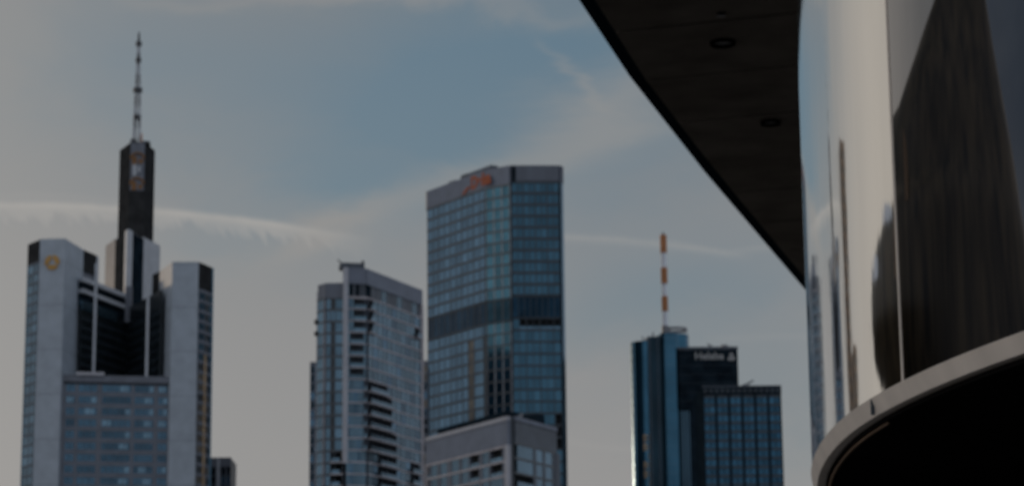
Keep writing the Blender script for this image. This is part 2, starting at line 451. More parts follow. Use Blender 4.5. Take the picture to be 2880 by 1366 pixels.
uA = even(A.L, 10); uA[9] = uA[10] - 1.9
grid(T1, A, zl - 1.0, rows2, fh2, uA, M['gl1b'], M['mull'], M['mull'], band=0.9, mw=0.45, glassfn=gA2, every=2)
grid(T1, B_, zl - 1.0, rows2, fh2, even(B_.L, 3), M['glh'], M['mull_pale'], M['mull'], band=0.7, mw=0.5)
grid(T1, Cc, zl, rows2, fh2, uC, M['gl1'], M['mull_dark'], M['mull_dark'], band=0.9, mw=0.4, skip=sk, glassfn=gC, every=2)
F = Cc                                                          # sky terrace balustrade on the corner
for k in range(6):
    mb = MB(); F.box(mb, uC[k + 1] + 0.1, uC[k + 2] - 0.1, zl - fh2 + 0.4, zl - fh2 + 1.6, 1.0, 1.1); mb.build('balustrade', M['gl1b'], T1.root)
for a, c in ((pm, p0), (pk, pm)):
    F = Face(a, c); mb = MB(); F.box(mb, 0, F.L, 0, ZT - CH, -0.3, 0.5); mb.build('side_wall', M['slab'], T1.root)
F = Face(p3, p4); mb = MB(); F.box(mb, 0, F.L, 0, ZT - CH, -0.3, 1.1); mb.build('corner_glazing', M['gl2'], T1.root)
F = Face(p4, p5); mb = MB(); F.box(mb, 0, F.L, 0, ZT - CH, -0.3, 1.1); mb.build('side_wall', M['slate'], T1.root)
for F, n_ in ((A, 1), (B_, 1), (Cc, 1)):
    mb = MB(); F.box(mb, 0, F.L, 0, zl - rows2 * fh2 - 1.5, 0, 1.2); mb.build('lower_wall', M['slate'], T1.root)
# rooftop plant seen above the parapet
F = A
mb = MB(); F.box(mb, A.L * 0.62, A.L + 1.0, ZT - 1, ZT + 2.3, -5, -1.3)
mb.build('roof_plant', M['slate'], T1.root)
mb = MB(); F.box(mb, A.L * 0.50, A.L * 0.62, ZT - 1, ZT + 2.6, -4, -1.5); mb.build('roof_plant', M['steel_dark'], T1.root)
mb = MB(); mb.bar(F.P(A.L * 0.36, -2, ZT - 1), F.P(A.L * 0.36, -2, ZT + 1.8), 0.35); mb.bar(F.P(A.L * 0.28, -2, ZT + 1.8), F.P(A.L * 0.40, -2, ZT + 1.5), 0.3)
mb.build('roof_crane', M['steel'], T1.root)


# ---- lettering
def text(F, u, z, size, s, material, parent, d=1.3, italic=0.0, name='letter', bold=0.02, wide=1.0):
    cu = bpy.data.curves.new(name, 'FONT'); cu.body = s; cu.size = size; cu.extrude = 0.12; cu.offset = bold; cu.shear = italic
    cu.align_x = 'CENTER'; cu.align_y = 'CENTER'
    tmp = bpy.data.objects.new(name, cu); COL.objects.link(tmp)
    dg = bpy.context.evaluated_depsgraph_get(); me = bpy.data.meshes.new_from_object(tmp.evaluated_get(dg))
    bpy.data.objects.remove(tmp)
    for v in me.vertices:
        v.co = Vector(F.P(u + v.co.x * wide, d + v.co.z, z + v.co.y))
    me.materials.append(material)
    ob = bpy.data.objects.new(name, me); COL.objects.link(ob); ob.parent = parent; ob.location = -parent.location
    return ob


def uspan(F, a, z, s=1): return F.upx(a, z)


ua, ub = A.upx(1330, ZT - 3.5), A.upx(1388, ZT - 3.5)
uc = (ua + ub) / 2
text(A, uc, ZT - 4.1, 7.4, 'Deka', M['redsign'], T1.root, wide=(ub - ua) / 16.6, bold=0.34, name='lettering')
mb = MB(); u_ = A.upx(1306, ZT - 4); v_ = A.upx(1326, ZT - 4)
F = A
mb.hexa([F.P(u_, 1.25, ZT - 7.3), F.P(u_ + 2.6, 1.25, ZT - 7.3), F.P(u_ + 2.6, 1.6, ZT - 7.3), F.P(u_, 1.6, ZT - 7.3), F.P(v_ - 1.2, 1.25, ZT - 4.8), F.P(v_ + 1.4, 1.25, ZT - 4.8), F.P(v_ + 1.4, 1.6, ZT - 4.8), F.P(v_ - 1.2, 1.6, ZT - 4.8)])
mb.build('sign_stroke', M['redsign'], T1.root)
T1.finish()

# ================================================================== tower 2: residential tower with balconies
Z2 = 178.0
q0, q1, q2 = atz(974, 753, Z2), atz(1029, 755, Z2), atz(1186, 816, Z2)
zw = aty(960, 796, q0.y + 1).z                                        # lower left wing
w0, w1_, w2_ = atz(896, 802, zw), atz(918, 796, zw), atz(969, 795, zw)
T2 = Bld('balcony_tower', 'residential tower with sloping grey crown and stacked dark balconies, left of the tallest glass tower', 'skyscraper', (q1.x, q1.y + 20, 0))
back = q2 + Vector((-8, 12, 0)); backl = w0 + Vector((1, 34, 0))
T2.core([q0 + Vector((0, 1, 0)), q1 + Vector((0, 1.2, 0)), q2 + Vector((-.6, 1, 0)), back, q0 + Vector((0, 34, 0))], 0, Z2 - 1.5, M['darkwall'])
T2.core([w0 + Vector((0.6, 1.2, 0)), w1_ + Vector((0, 1.2, 0)), w2_ + Vector((0, 1.2, 0)), w2_ + Vector((0, 33, 0)), backl], 0, zw - 1, M['darkwall'], 'wing_wall')
fh = 3.96
F1, F2 = Face(q0, q1), Face(q1, q2); W0, W1 = Face(w0, w1_), Face(w1_, w2_)
for F in (F1, F2):
    mb = MB(); F.box(mb, 0, F.L, Z2 - 5.4, Z2, -1.2, 0.35); mb.build('parapet', M['crown'], T2.root)
for F in (W0, W1):
    mb = MB(); F.box(mb, 0, F.L, zw - 5.2, zw, -1.2, 0.25); mb.build('parapet', M['crown_dark'], T2.root)
z0 = Z2 - 5.4 - 4.6
c1 = [F1.upx(x, 150) for x in (974, 983, 993, 1004, 1013, 1021)] + [F1.L]
c1[0] = 0
def g2(r, c): return M['glc'] if (c * 3 + r // 2) % 5 == 0 else M['gl2']
# tall top storey
fr = MB()
for F in (F1, F2): F.box(fr, 0, F.L, z0 - 0.45, z0 + 0.35, -0.9, 0.3)
fr.build('floor_band', M['slab'], T2.root)
tops = []
for F, n_ in ((F1, 6), (F2, 11)):
    us = even(F.L, n_)
    for k in range(n_):
        mb = MB(); F.box(mb, us[k] + 0.1, us[k + 1] - 0.1, z0 + 0.3, Z2 - 5.4, -0.8, -0.05)
        mt = M['black'] if (F is F1 and k in (1, 3)) or (F is F2 and k == 0) else (M['slate'] if k % 3 else M['gl2'])
        T2.wins.append((mb, mt, 6))
rows = 26
s1, s2 = set(), set()
for r in (0, 1, 2): s1 |= {(r, 2), (r, 3), (r, 4), (r, 5)}; s2.add((r, 0))
for r in (3, 4, 5, 6): s1 |= {(r, 1), (r, 2), (r, 3), (r, 4)}
for r in range(7, 13): s1 |= {(r, 5)}; s2 |= {(r, c) for c in range(4 + (r > 7) + (r > 10))}
for r in range(13, 26): s2 |= {(r, c) for c in (2, 3, 4, 5)}
for r in (13, 14, 16, 17, 18): s2 |= {(r, 9), (r, 10)}
s2 |= {(1, 10)}
D2 = 1.0
Fb1 = Face(q0 + Vector((0, 1, 0)), q1 + Vector((0, 1, 0))); Fb2 = Face(q1 + Vector((0, 1, 0)), q2 + Vector((-.3, 1, 0)))
nc = 12
grid(T2, Fb1, z0, rows, fh, c1, M['gl2'], M['slate'], M['slab'], band=0.55, mw=0.25, D=D2, skip=s1, glassfn=g2)
grid(T2, Fb2, z0, rows, fh, even(Fb2.L, nc), M['gl2'], M['slate'], M['slab'], band=0.55, mw=0.25, D=D2, skip=s2, glassfn=g2)
bal = []
for r in range(rows):
    for F, sk_, cs in ((Fb1, s1, c1), (Fb2, s2, even(Fb2.L, nc))):
        cc = sorted(c for (rr, c) in sk_ if rr == r)
        runs = []
        for c in cc:
            if runs and runs[-1][1] == c: runs[-1][1] = c + 1
            else: runs.append([c, c + 1])
        for a, e in runs:
            zz = z0 - (r + 1) * fh
            proj_ = 1.3 if (F is Fb2 or r >= 7) else 0.4
            mb = MB()
            F.box(mb, cs[a] + 0.05, cs[e] - 0.02, zz - 0.2, zz + 0.28, 0.9, D2 + proj_)
            ob = mb.build('balcony', M['slab'], T2.root)
            mb = MB(); F.box(mb, cs[a] + 0.08, cs[e] - 0.05, zz + 0.28, zz + 1.45, D2 + proj_ - 0.12, D2 + proj_ - 0.04)
            mb.build('balustrade', M['gl2'] if random.random() < .5 else M['gl4'], ob)
mb = MB(); F_ = Face(q0, q1); mb.prism([(q1.x - .25, q1.y + .1), (q1.x + .12, q1.y + .25), (q1.x + .3, q1.y + 1.3), (q1.x - .25, q1.y + 1.3)], 0, z0 - .4); mb.build('corner_post', M['crown_dark'], T2.root)
# left wing
zw0 = zw - 5.2; sw = {(r, c) for r in (13, 14, 15, 16, 17) for c in (1, 2)}
Wb0, Wb1 = Face(w0 + Vector((0.3, 1, 0)), w1_ + Vector((0, 1, 0))), Face(w1_ + Vector((0, 1, 0)), w2_ + Vector((0, 1, 0)))
def gw(r, c): return M['dark'] if c == 1 and r != 1 else random.choice((M['gl4'], M['gl2'], M['gl4']))
grid(T2, Wb0, zw0, rows - 1, fh, even(Wb0.L, 1), M['gl2'], M['slab'], M['mull'], band=0.6, mw=0.3, D=D2)
cw = [0, Wb1.L * 0.28, Wb1.L * 0.50, Wb1.L * 0.97]
grid(T2, Wb1, zw0, rows - 1, fh, cw, M['gl2'], M['slate'], M['mull'], band=0.75, mw=0.3, D=D2, skip=sw, glassfn=gw)
for r in (13, 14, 15, 16, 17):
    zz = zw0 - (r + 1) * fh
    mb = MB(); Wb1.box(mb, cw[1], cw[3], zz - 0.2, zz + 0.3, 0.9, D2 + 1.4); ob = mb.build('balcony', M['slab'], T2.root)
    mb = MB(); Wb1.box(mb, cw[1] + 0.6, cw[3] - 1, zz + 0.3, zz + 1.5, D2 + 1.2, D2 + 1.3); mb.build('balustrade', M['gl4'], ob)
for r in (0, 1):
    mb = MB(); F = Wb0; F.box(mb, -1.2, 0.6, zw0 - (r + 2) * fh, zw0 - (r + 2) * fh + 1.4, 0.3, 1.3); mb.build('balcony', M['brown'], T2.root)
# pale fin between the wing and the main face, pale right corner, left corner
mb = MB(); F1.box(mb, -1.0, 0.55, Z2 - 66, Z2, -1.2, 0.9); mb.build('fin', M['coping'], T2.root)
mb = MB(); F2.box(mb, F2.L - 1.2, F2.L + 0.4, 0, Z2 - 5.4, -1.2, 0.5); mb.build('corner_pier', M['slab'], T2.root)
mb = MB(); mb.prism([(w0.x - 0.7, w0.y + 1.4), (w0.x + 0.4, w0.y + 0.2), (w0.x + 0.9, w0.y + 1.5), (w0.x + 1.2, w0.y + 20), (w0.x - 0.5, w0.y + 20)], 0, zw - 2); mb.build('corner_pier', M['coping'], T2.root)
# roof equipment
mb = MB(); F1.box(mb, -1.6, F1.L - 0.3, Z2 + 0.2, Z2 + 2.0, -6, -0.8); mb.build('roof_plant', M['slate'], T2.root)
mb = MB(); mb.bar(F1.P(-0.6, -2, Z2 + 1.0), F1.P(-2.6, -2, Z2 + 3.2), 0.22); mb.bar(F1.P(F1.L - 1, -2, Z2 + 1), F1.P(F1.L - 0.6, -2, Z2 + 3), 0.5); mb.build('roof_crane', M['steel_dark'], T2.root)
T2.finish()

# ================================================================== tower 3: lower block in front
Z3 = 108.0
r0, r1, r2 = atz(1206, 1229, Z3), atz(1436, 1168, Z3), atz(1557, 1201, Z3)
T3 = Bld('apartment_block', 'lowest block with pale coping and punched windows, in front of the tallest glass tower', 'apartment block', (r1.x, r1.y + 15, 0))
off = Vector((0, 1.1, 0))
T3.core([r0 + off, r1 + off, r2 + off, r2 + Vector((-20, 26, 0)), r0 + Vector((0, 20, 0))], 0, Z3 - 1, M['darkwall'])
L3, R3 = Face(r0 + off, r1 + off), Face(r1 + off, r2 + off)
dL, dR = Face(r0, r1), Face(r1, r2)
fh3 = 4.15
mb = MB(); L3.box(mb, 0, L3.L, Z3 - 8.3, Z3 - 1.0, -.5, 1.1); mb.build('parapet', M['crown'], T3.root)
mb = MB(); L3.box(mb, 0, L3.L, Z3 - 1.1, Z3, -.5, 1.35); mb.build('coping', M['coping'], T3.root)
mb = MB(); R3.box(mb, 0.9, R3.L, Z3 - 7.4, Z3 - 1.0, -.5, 1.0); mb.build('parapet', M['slate'], T3.root)
mb = MB(); R3.box(mb, 0.6, R3.L, Z3 - 1.1, Z3, -.5, 1.3); mb.build('coping', M['crown'], T3.root)
mb = MB(); L3.box(mb, L3.L - 1.3, L3.L, 0, Z3 - 8.0, -.5, 1.25); mb.build('corner_pier', M['coping'], T3.root)
mb = MB(); L3.box(mb, 0, 0.7, 0, Z3 - 8.0, -.5, 1.2); mb.build('corner_pier', M['slab'], T3.root)
mb = MB(); R3.box(mb, 0, 0.6, 0, Z3, -.5, 0.6); mb.build('corner_slot', M['mull_dark'], T3.root)
mb = MB(); R3.box(mb, R3.L - 1.0, R3.L, 0, Z3 - 7.4, -.5, 1.2); mb.build('corner_pier', M['crown_dark'], T3.root)
def z2px(z): return 1180 + z * 0.1768
cl = [(0.7, 'L', z2px(130), z2px(212)), (0, 'w', z2px(232), z2px(335)), (0, 'w', z2px(382), z2px(490)), (0, 'w', z2px(560), z2px(682)), (0, 'w', z2px(722), z2px(835)),
      (0, 'L', z2px(850), z2px(1000)), (0, 'w', z2px(1050), z2px(1155)), (0, 'L', z2px(1175), z2px(1370))]
zt3 = Z3 - 8.3; nr = 14
slabs = MB(); piers = MB()
for r in range(nr + 1): L3.box(slabs, 0.7, L3.L - 1.3, zt3 - r * fh3 - 0.4, zt3 - r * fh3 + 0.25, 0, 1.18)
spans = [(L3.upx(a, 95), L3.upx(b, 95), k) for (_, k, a, b) in cl]
log = {(0, 0), (1, 0), (0, 5), (1, 5), (0, 7), (1, 7), (2, 4), (3, 0), (3, 1), (4, 4), (4, 7), (5, 5), (5, 0)}
for i, (a, b_, k) in enumerate(spans):
    nx = spans[i + 1][0] if i + 1 < len(spans) else L3.L - 1.2
    L3.box(piers, b_, nx, zt3 - nr * fh3, zt3, 0, 1.08)
L3.box(piers, 0.6, spans[0][0], zt3 - nr * fh3, zt3, 0, 1.08)
for r in range(nr):
    za, zb = zt3 - (r + 1) * fh3 + 0.25, zt3 - r * fh3 - 0.4
    for i, (a, b_, k) in enumerate(spans):
        mb = MB()
        if (r, i) in log:
            L3.box(mb, a, b_, za, za + 1.15, 0.9, 1.0); mb.build('balustrade', M['gl4'], T3.root)
        else:
            L3.box(mb, a, b_, za, zb, 0.3, 0.95); T3.wins.append((mb, M['gl4'], (zb - za) * (b_ - a)))
joined('facade_frame', [(slabs, M['slab']), (piers, M['crown_dark'])], T3.root)
slabs = MB(); piers = MB(); zt3 = Z3 - 7.4
cr = [(R3.upx(z2px(a), 95), R3.upx(z2px(b), 95)) for a, b in ((1510, 1765), (1810, 1915), (1955, 2065), (2118, 2190))]
for r in range(nr + 1): R3.box(slabs, 0.6, R3.L - 1.0, zt3 - r * fh3 - 0.45, zt3 - r * fh3 + 0.2, 0, 1.05)
for i, (a, b_) in enumerate(cr):
    nx = cr[i + 1][0] if i + 1 < len(cr) else R3.L - 0.9
    R3.box(piers, b_, nx, zt3 - nr * fh3, zt3, 0, 1.0)
for r in range(nr):
    za, zb = zt3 - (r + 1) * fh3 + 0.2, zt3 - r * fh3 - 0.45
    for i, (a, b_) in enumerate(cr):
        mb = MB()
        if i == 0 and r in (2, 3, 5, 6): R3.box(mb, a, b_, za, za + 1.5, 0.9, 1.0); mb.build('balustrade', M['gl4'], T3.root)
        else: R3.box(mb, a, b_, za, zb, 0.3, 0.9); T3.wins.append((mb, M['gl4'] if i else M['gl2'], (zb - za) * (b_ - a)))
joined('facade_frame', [(slabs, M['mull']), (piers, M['slate'])], T3.root)
# dark plant storey set back on the roof
mb = MB(); L3.box(mb, -0.6, L3.L - 9, Z3 - 2, Z3 + 2.9, -8, -3.2); mb.build('roof_plant', M['black'], T3.root)
mb = MB(); R3.box(mb, 9, R3.L - 0.2, Z3 - 2, Z3 + 1.5, -9, -3.0); mb.build('roof_plant', M['mull_dark'], T3.root)
mb = MB(); R3.box(mb, R3.L - 4.2, R3.L - 0.4, Z3 - 2, Z3 + 3.9, -8.5, -2.6); mb.build('roof_plant', M['black'], T3.root)
mb = MB(); mb.bar(R3.P(4, -2, Z3 - 1), R3.P(11, -2, Z3 + 2.2), 0.25); mb.bar(R3.P(9, -2, Z3 - 1), R3.P(11, -2, Z3 + 2.2), 0.25); mb.build('roof_crane', M['steel'], T3.root)
T3.finish()

# ================================================================== building behind the balcony tower
YB = 1010
a_, b_ = aty(872, 1016, YB), aty(1203, 1016, YB)
TB = Bld('office_tower', 'office tower mostly hidden behind the balcony tower, slivers showing either side', 'office building', (a_.x, YB, 0))
zB = a_.z
TB.core([a_ + Vector((0, 1, 0)), b_ + Vector((0, 1, 0)), b_ + Vector((0, 25, 0)), a_ + Vector((0, 25, 0))], 0, zB, M['slate'])
F = Face(a_ + Vector((0, 1, 0)), b_ + Vector((0, 1, 0)))
def gB(r, c): return M['warmglass'] if c > 15 and random.random() < 0.5 else random.choice((M['glm_dark'], M['glc'], M['glm_dark']))
grid(TB, F, zB - 1.5, 24, 3.6, even(F.L, 24), M['glc'], M['lead'], M['lead'], band=0.8, mw=0.5, D=0.8, glassfn=gB)
TB.finish()

# ================================================================== small blue block right of the bank tower
YS = 1040
a_, b_ = aty(592, 1288, YS), aty(650, 1288, YS)
TS = Bld('office_block', 'small blue office block at the bottom edge, beside the tower with the amber emblem', 'office building', (a_.x, YS, 0))
zS = a_.z
TS.core([a_ + Vector((-6, 1, 0)), b_ + Vector((0, 1, 0)), b_ + Vector((0, 20, 0)), a_ + Vector((-6, 20, 0))], 0, zS, M['slate'])
F = Face(a_ + Vector((-6, 1, 0)), b_ + Vector((0, 1, 0)))
mb = MB(); F.box(mb, 0, F.L, zS - 3.4, zS + 0.4, 0, 0.9); mb.build('parapet', M['lead'], TS.root)
grid(TS, F, zS - 3.4, 16, 3.7, even(F.L, 7), M['glc'], M['lead'], M['slate'], band=0.5, mw=0.5, D=0.7, glassfn=lambda r, c: M['glm_dark'] if c in (2, 3) or r < 1 else M['glc'])
mb = MB(); F.box(mb, F.upx(612, 110) - .5, F.upx(612, 110) + .5, 0, zS, 0, 1.2); mb.build('pier', M['alu_plain'], TS.root)
TS.finish()

# ================================================================== bank tower with the amber emblem
Y0 = 950.0
zt = aty(183, 670, Y0).z
E_, A_, B1, C1, D1 = [atz(x, y, zt) for x, y in ((83, 684), (113, 672), (183, 670), (235, 702), (272, 718))]
zr = aty(485, 736, 958).z
F0, G1, H1, I1, J1, K1 = [atz(x, y, zr) for x, y in ((429, 772), (449, 763), (485, 736), (559, 736), (577, 742), (597, 751))]
BK = Bld('bank_tower', 'pale grey three-cornered tower with amber ring emblem and tall mast', 'skyscraper', ((B1.x + H1.x) / 2, 980, 0))
R_ = BK.root
def strip(a, c, za, zb, material, name, d0=-0.6, d1=0.0):
    F = Face(a, c); mb = MB(); F.box(mb, 0, F.L, za, zb, d0, d1); return mb.build(name, material, R_)
V = lambda x, y: Vector((x, y, 0))
# left corner column
BK.core([E_ + V(.8, 1), A_ + V(.3, .8), B1 + V(-.2, .8), C1 + V(-.6, .3), D1 + V(-.6, 0), D1 + V(-8, 16), E_ + V(3, 22)], 0, zt - .4, M['lead'], 'corner_core')
strip(A_, B1, 0, zt, M['alu'], 'cladding'); strip(B1, C1, 0, zt, M['alu'], 'cladding')
zlouv = zt - (751 - 684) * 0.1345
strip(E_, A_, zlouv, zt - .2, M['brown'], 'louvre'); strip(E_ + V(1.2, 8), E_, zlouv, zt - .4, M['brown'], 'louvre')
F = Face(E_ + V(0, .4), A_ + V(0, .4))
grid(BK, F, zlouv, 34, 3.9, [0, F.L * .5, F.L], M['gl2'], M['slate'], M['slate'], band=0.8, mw=0.3, D=0.3)
strip(E_ + V(1.2, 9), E_, 0, zlouv, M['gl2'], 'side_glazing')
# its inner side: louvred top, then two open slab edges
zd = zt - 8.2
strip(C1, D1, zd, zt, M['brown'], 'louvre')
mb = MB(); mb.prism([(D1.x - .1, D1.y), (D1.x + .8, D1.y + .5), (D1.x + .3, D1.y + 2.2), (D1.x - .7, D1.y + 2)], 140, zt - .3); mb.build('edge_column', M['alu_plain'], R_)
# right corner column
BK.core([F0 + V(.6, .6), G1 + V(.5, .5), H1 + V(.3, .8), I1 + V(-.2, .8), J1 + V(-.4, .7), K1 + V(-.8, .5), K1 + V(-3, 22), F0 + V(2, 16)], 0, zr - .4, M['lead'], 'corner_core')
strip(H1, I1, 0, zr, M['alu'], 'cladding'); strip(G1, H1, 0, zr, M['alu'], 'cladding'); strip(F0, G1, 0, zr, M['brown'], 'louvre')
zl2 = zr - 11.2
strip(I1, J1, zl2, zr - .1, M['brown'], 'louvre'); strip(J1, K1, zl2, zr - .2, M['brown'], 'louvre'); strip(K1, K1 + V(-2.2, 12), 0, zr - .3, M['gl1'], 'side_glazing')
Fa, Fb = Face(I1 + V(0, .3), J1 + V(0, .3)), Face(J1 + V(0, .3), K1 + V(-.1, .3))
def gr(r, c): return M['gl2'] if r < 7 else random.choice((M['dark'], M['warmglass']))  # lower floors: brown and dark panes paint a warm reflection
grid(BK, Fa, zl2, 34, 3.95, [0, Fa.L], M['gl2'], M['lead'], M['lead'], band=1.4, mw=0.3, D=0.3, glassfn=gr)
grid(BK, Fb, zl2, 34, 3.95, [0, Fb.L * .5, Fb.L], M['gl2'], M['lead'], M['lead'], band=1.4, mw=0.3, D=0.3, glassfn=lambda r, c: (M['dark'] if c == 0 else M['gl2']) if r < 7 else gr(r, c))
mb = MB(); Fb.box(mb, -0.2, 0.6, 0, zl2 - 24.5, 0.1, 0.75); mb.build('reflection_strip', M['warm'], R_)  # warm reflection in the glass, painted as a solid cream strip
# lower front block with ribbon windows
zf = aty(217, 1050, Y0).z
fa, fb = B1 + V(0, 2.0), H1 + V(0, 2.0)
BK.core([fa + V(-2, 1), fb + V(2, 1), fb + V(2, 12), fa + V(-2, 12)], 0, zf - .3, M['lead'], 'front_block')
F = Face(fa + V(-1, 0.2), fb + V(1, 0.2))
mb = MB(); F.box(mb, 0, F.L, zf - 2.6, zf, -1, .75); mb.build('parapet', M['lead'], R_)
cols = [(F.upx(a, 120), F.upx(b, 120)) for a, b in ((179, 204), (214, 266), (281, 363), (373, 427), (440, 466))]
ff = 4.42; zw_ = zf - 3.6; fr = MB()
spand = MB()
for r in range(28):
    za, zb = zw_ - (r + 1) * ff + 1.7, zw_ - r * ff
    F.box(spand, 0, F.L, za - 1.7, za, 0, .45)
    for i, (a, c) in enumerate(cols):
        n_ = max(2, round((c - a) / 2.0))
        lit = set(random.sample(range(n_), 1)) if random.random() < .5 else set()
        mb = MB(); F.box(mb, a, c, za, zb, .05, .32, 0.3 if random.random() < .6 else 0.0)
        BK.wins.append((mb, M['glc'], (c - a) * 2.7))
        for k in lit:
            w_ = (c - a) / n_; m2 = MB(); F.box(m2, a + k * w_ + .1, a + (k + 1.6 if k + 1 < n_ else k + 1) * w_ - .1, za + .3, zb - .3, .3, .36, 1.0); BK.wins.append((m2, M['gl4'], 2))
        for k in range(1, n_): F.box(fr, a + k * (c - a) / n_ - .1, a + k * (c - a) / n_ + .1, za, zb, .1, .42)
ed = [0] + [x for c in cols for x in c] + [F.L]
for i in range(0, len(ed), 2): F.box(spand, ed[i], ed[i + 1], 0, zw_, 0, .5)
joined('facade_frame', [(spand, M['lead']), (fr, M['slate'])], R_)
mb = MB(); F.box(mb, F.upx(214, zf), F.upx(293, zf), zf - .1, zf + 1.1, -1.5, 1.5); mb.build('ledge', M['coping'], R_)
# recessed inner walls around the sky garden
wA, wV, wB = aty(232, 780, 965), aty(359, 830, 1001), aty(452, 830, 965)
zin = aty(272, 794, 976).z
F = Face(wA, wV)
strip(wA, wV, 0, zin - 10.8, M['dark'], 'inner_glazing', -1, 0)
bands = MB(); F.box(bands, 0, F.L, zin - 1.7, zin, -2, .5); F.box(bands, 0, F.L, zin - 6.2, zin - 4.6, -2, .5)
bands.build('slab_edge', M['alu_plain'], R_)
strip(wA, wV, zin - 10.8, zin - .5, M['black'], 'inner_wall', -3, -1.0)
mb = MB(); F.box(mb, 0, F.L * .75, zin - 12.8, zin - 9.2, -1, .35); mb.build('inner_window', M['gl2'], R_)
strip(wV, wB, 0, zin - 5.5, M['dark'], 'inner_glazing', -1, 0)
lines = MB()
for k in range(1, 12):
    zz = zin - 13 - k * 3.6
    Face(wA, wV).box(lines, 0, F.L, zz, zz + .9, 0, .12); Face(wV, wB).box(lines, 0, Face(wV, wB).L, zz + 2, zz + 2.9, 0, .12)
lines.build('floor_line', M['mull_dark'], R_)
for px, yt, Yc in ((271, 740, 963), (418, 775, 963)):
    p = aty(px, yt, Yc); mb = MB(); mb.box(p.x - .55, p.x + .45, Yc, Yc + 1.0, zf - 2, p.z); mb.build('edge_column', M['alu_plain'], R_)
zq = aty(361, 884, 999).z; pa, pb = aty(353, 830, 999), aty(371, 830, 999)
mb = MB(); mb.box(pa.x, pb.x, 998.4, 1000.0, zq - 3.2, zin + 3); mb.build('edge_column', M['lead'], R_)
# rear corner: wedge with alternating pale and dark strips
za = aty(361, 644, 1004).z
def wp(px, f0, f1): return None
L0, L1, L2 = atz(297, 691, za), atz(361, 644, za), atz(450, 691, za)
BK.core([L0 + V(.5, .5), L1 + V(0, 1), L2 + V(-.5, .5), L2 + V(-4, 12), L0 + V(4, 12)], 0, za - .4, M['lead'], 'corner_core')
FL, FR = Face(L0, L1), Face(L1, L2)
for F, segs in ((FL, ((297, 325, 'lead'), (325, 352, 'brown'), (352, 361, 'alu_plain'))), (FR, ((361, 373, 'alu_plain'), (373, 404, 'black'), (404, 450, 'alu_plain')))):
    for a, c, mt in segs:
        u0, u1 = max(0, F.upx(a, za)), min(F.L, F.upx(c, za))
        mb = MB(); F.box(mb, u0, u1, 0, za - (.8 if mt in ('brown', 'black') else 0), -.6, 0 if mt != 'alu_plain' else .12)
        mb.build('cladding' if mt == 'alu_plain' else 'louvre', M[mt], R_)
# dark central core with service strip
zc = aty(388, 401, 1042).z
k0, k1, k2, k3 = atz(337, 423, zc), atz(367, 401, zc), atz(409, 401, zc), atz(436, 424, zc)
BK.core([k0, k1, k2, k3, k3 + V(-3, 8), k0 + V(3, 8)], 0, zc, M['brown'], 'lift_core')
F = Face(k1, k2); h = zc
strip(k1 + V(.2, 0), k2 + V(-.2, 0), zc - 21, zc - .3, M['lead'], 'service_panel', -.5, .25)
for zz in (zc - 7.2, zc - 18.2):                                    # orange arched loading frames
    mb = MB(); n = 12; R2 = F.L * .44; c = F.L / 2
    for i in range(n):
        a0, a1 = math.pi * i / n, math.pi * (i + 1) / n
        mb.bar(F.P(c + R2 * math.cos(a0), .5, zz + R2 * .9 * math.sin(a0)), F.P(c + R2 * math.cos(a1), .5, zz + R2 * .9 * math.sin(a1)), .48)
    F.box(mb, c - R2 * .8, c - R2 * .1, zz - 2.6, zz + 1.0, .3, .6); F.box(mb, c + R2 * .2, c + R2 * .85, zz - 2.0, zz - .3, .3, .6)
    mb.build('arched_frame', mat('ochre_paint', (0.20, 0.095, 0.03), .7), R_)
mb = MB(); F.box(mb, F.L * .2, F.L * .45, zc - 14.5, zc - 9.5, .3, .6); F.box(mb, F.L * .55, F.L * .7, zc - 13, zc - 10.5, .3, .6); mb.build('service_panel', M['alu_plain'], R_)
mb = MB(); F.box(mb, -.2, F.L * .35, zc, zc + 1.8, -6, -1); F.box(mb, F.L * .75, F.L + 1.6, zc, zc + 1.0, -6, -1); mb.build('roof_plant', M['steel_dark'], R_)
# lattice mast
mc = aty(384, 405, 1048); zb_, zt_ = mc.z - 2, aty(387, 92, 1048).z; X0, Yc = mc.x, 1048
H = zt_ - zb_; nseg = 22
secs = {}
for i in range(nseg):
    f0_, f1_ = i / nseg, (i + 1) / nseg
    w0_, w1m = 1.35 * (1 - f0_) ** .8 + .12, 1.35 * (1 - f1_) ** .8 + .12
    za_, zb2 = zb_ + H * f0_, zb_ + H * f1_
    key = 'steel' if (i // 2) % 2 == 0 else 'alu_plain'
    if i >= nseg - 2: key = 'steel_dark'
    mb = secs.setdefault((i // 2), (MB(), key))[0]
    cs = [(1, 1), (-1, 1), (-1, -1), (1, -1)]
    for j, (sx, sy) in enumerate(cs):
        nx_, ny_ = cs[(j + 1) % 4]
        mb.bar((X0 + sx * w0_, Yc + sy * w0_, za_), (X0 + sx * w1m, Yc + sy * w1m, zb2), .22)
        mb.bar((X0 + sx * w0_, Yc + sy * w0_, za_), (X0 + nx_ * w1m, Yc + ny_ * w1m, zb2), .14)
        mb.bar((X0 + sx * w0_, Yc + sy * w0_, za_), (X0 + nx_ * w0_, Yc + ny_ * w0_, za_), .14)
for k, (mb, key) in secs.items(): mb.build('mast_section', M[key], R_)
for f_, w_ in ((.50, 2.0), (.27, 1.7), (.90, 1.3), (.76, 1.2)):
    mb = MB(); zz = zb_ + H * f_; n = 10
    mb.prism([(X0 + w_ * math.cos(2 * math.pi * i / n), Yc + w_ * math.sin(2 * math.pi * i / n)) for i in range(n)], zz - .9, zz + .9); mb.build('antenna_drum', M['steel_dark'], R_)
mb = MB(); mb.bar((X0 + 2.6, Yc - 2, zb_), (X0 + 2.4, Yc - 2, zb_ + 6), .3); mb.build('whip_antenna', M['red'], R_)
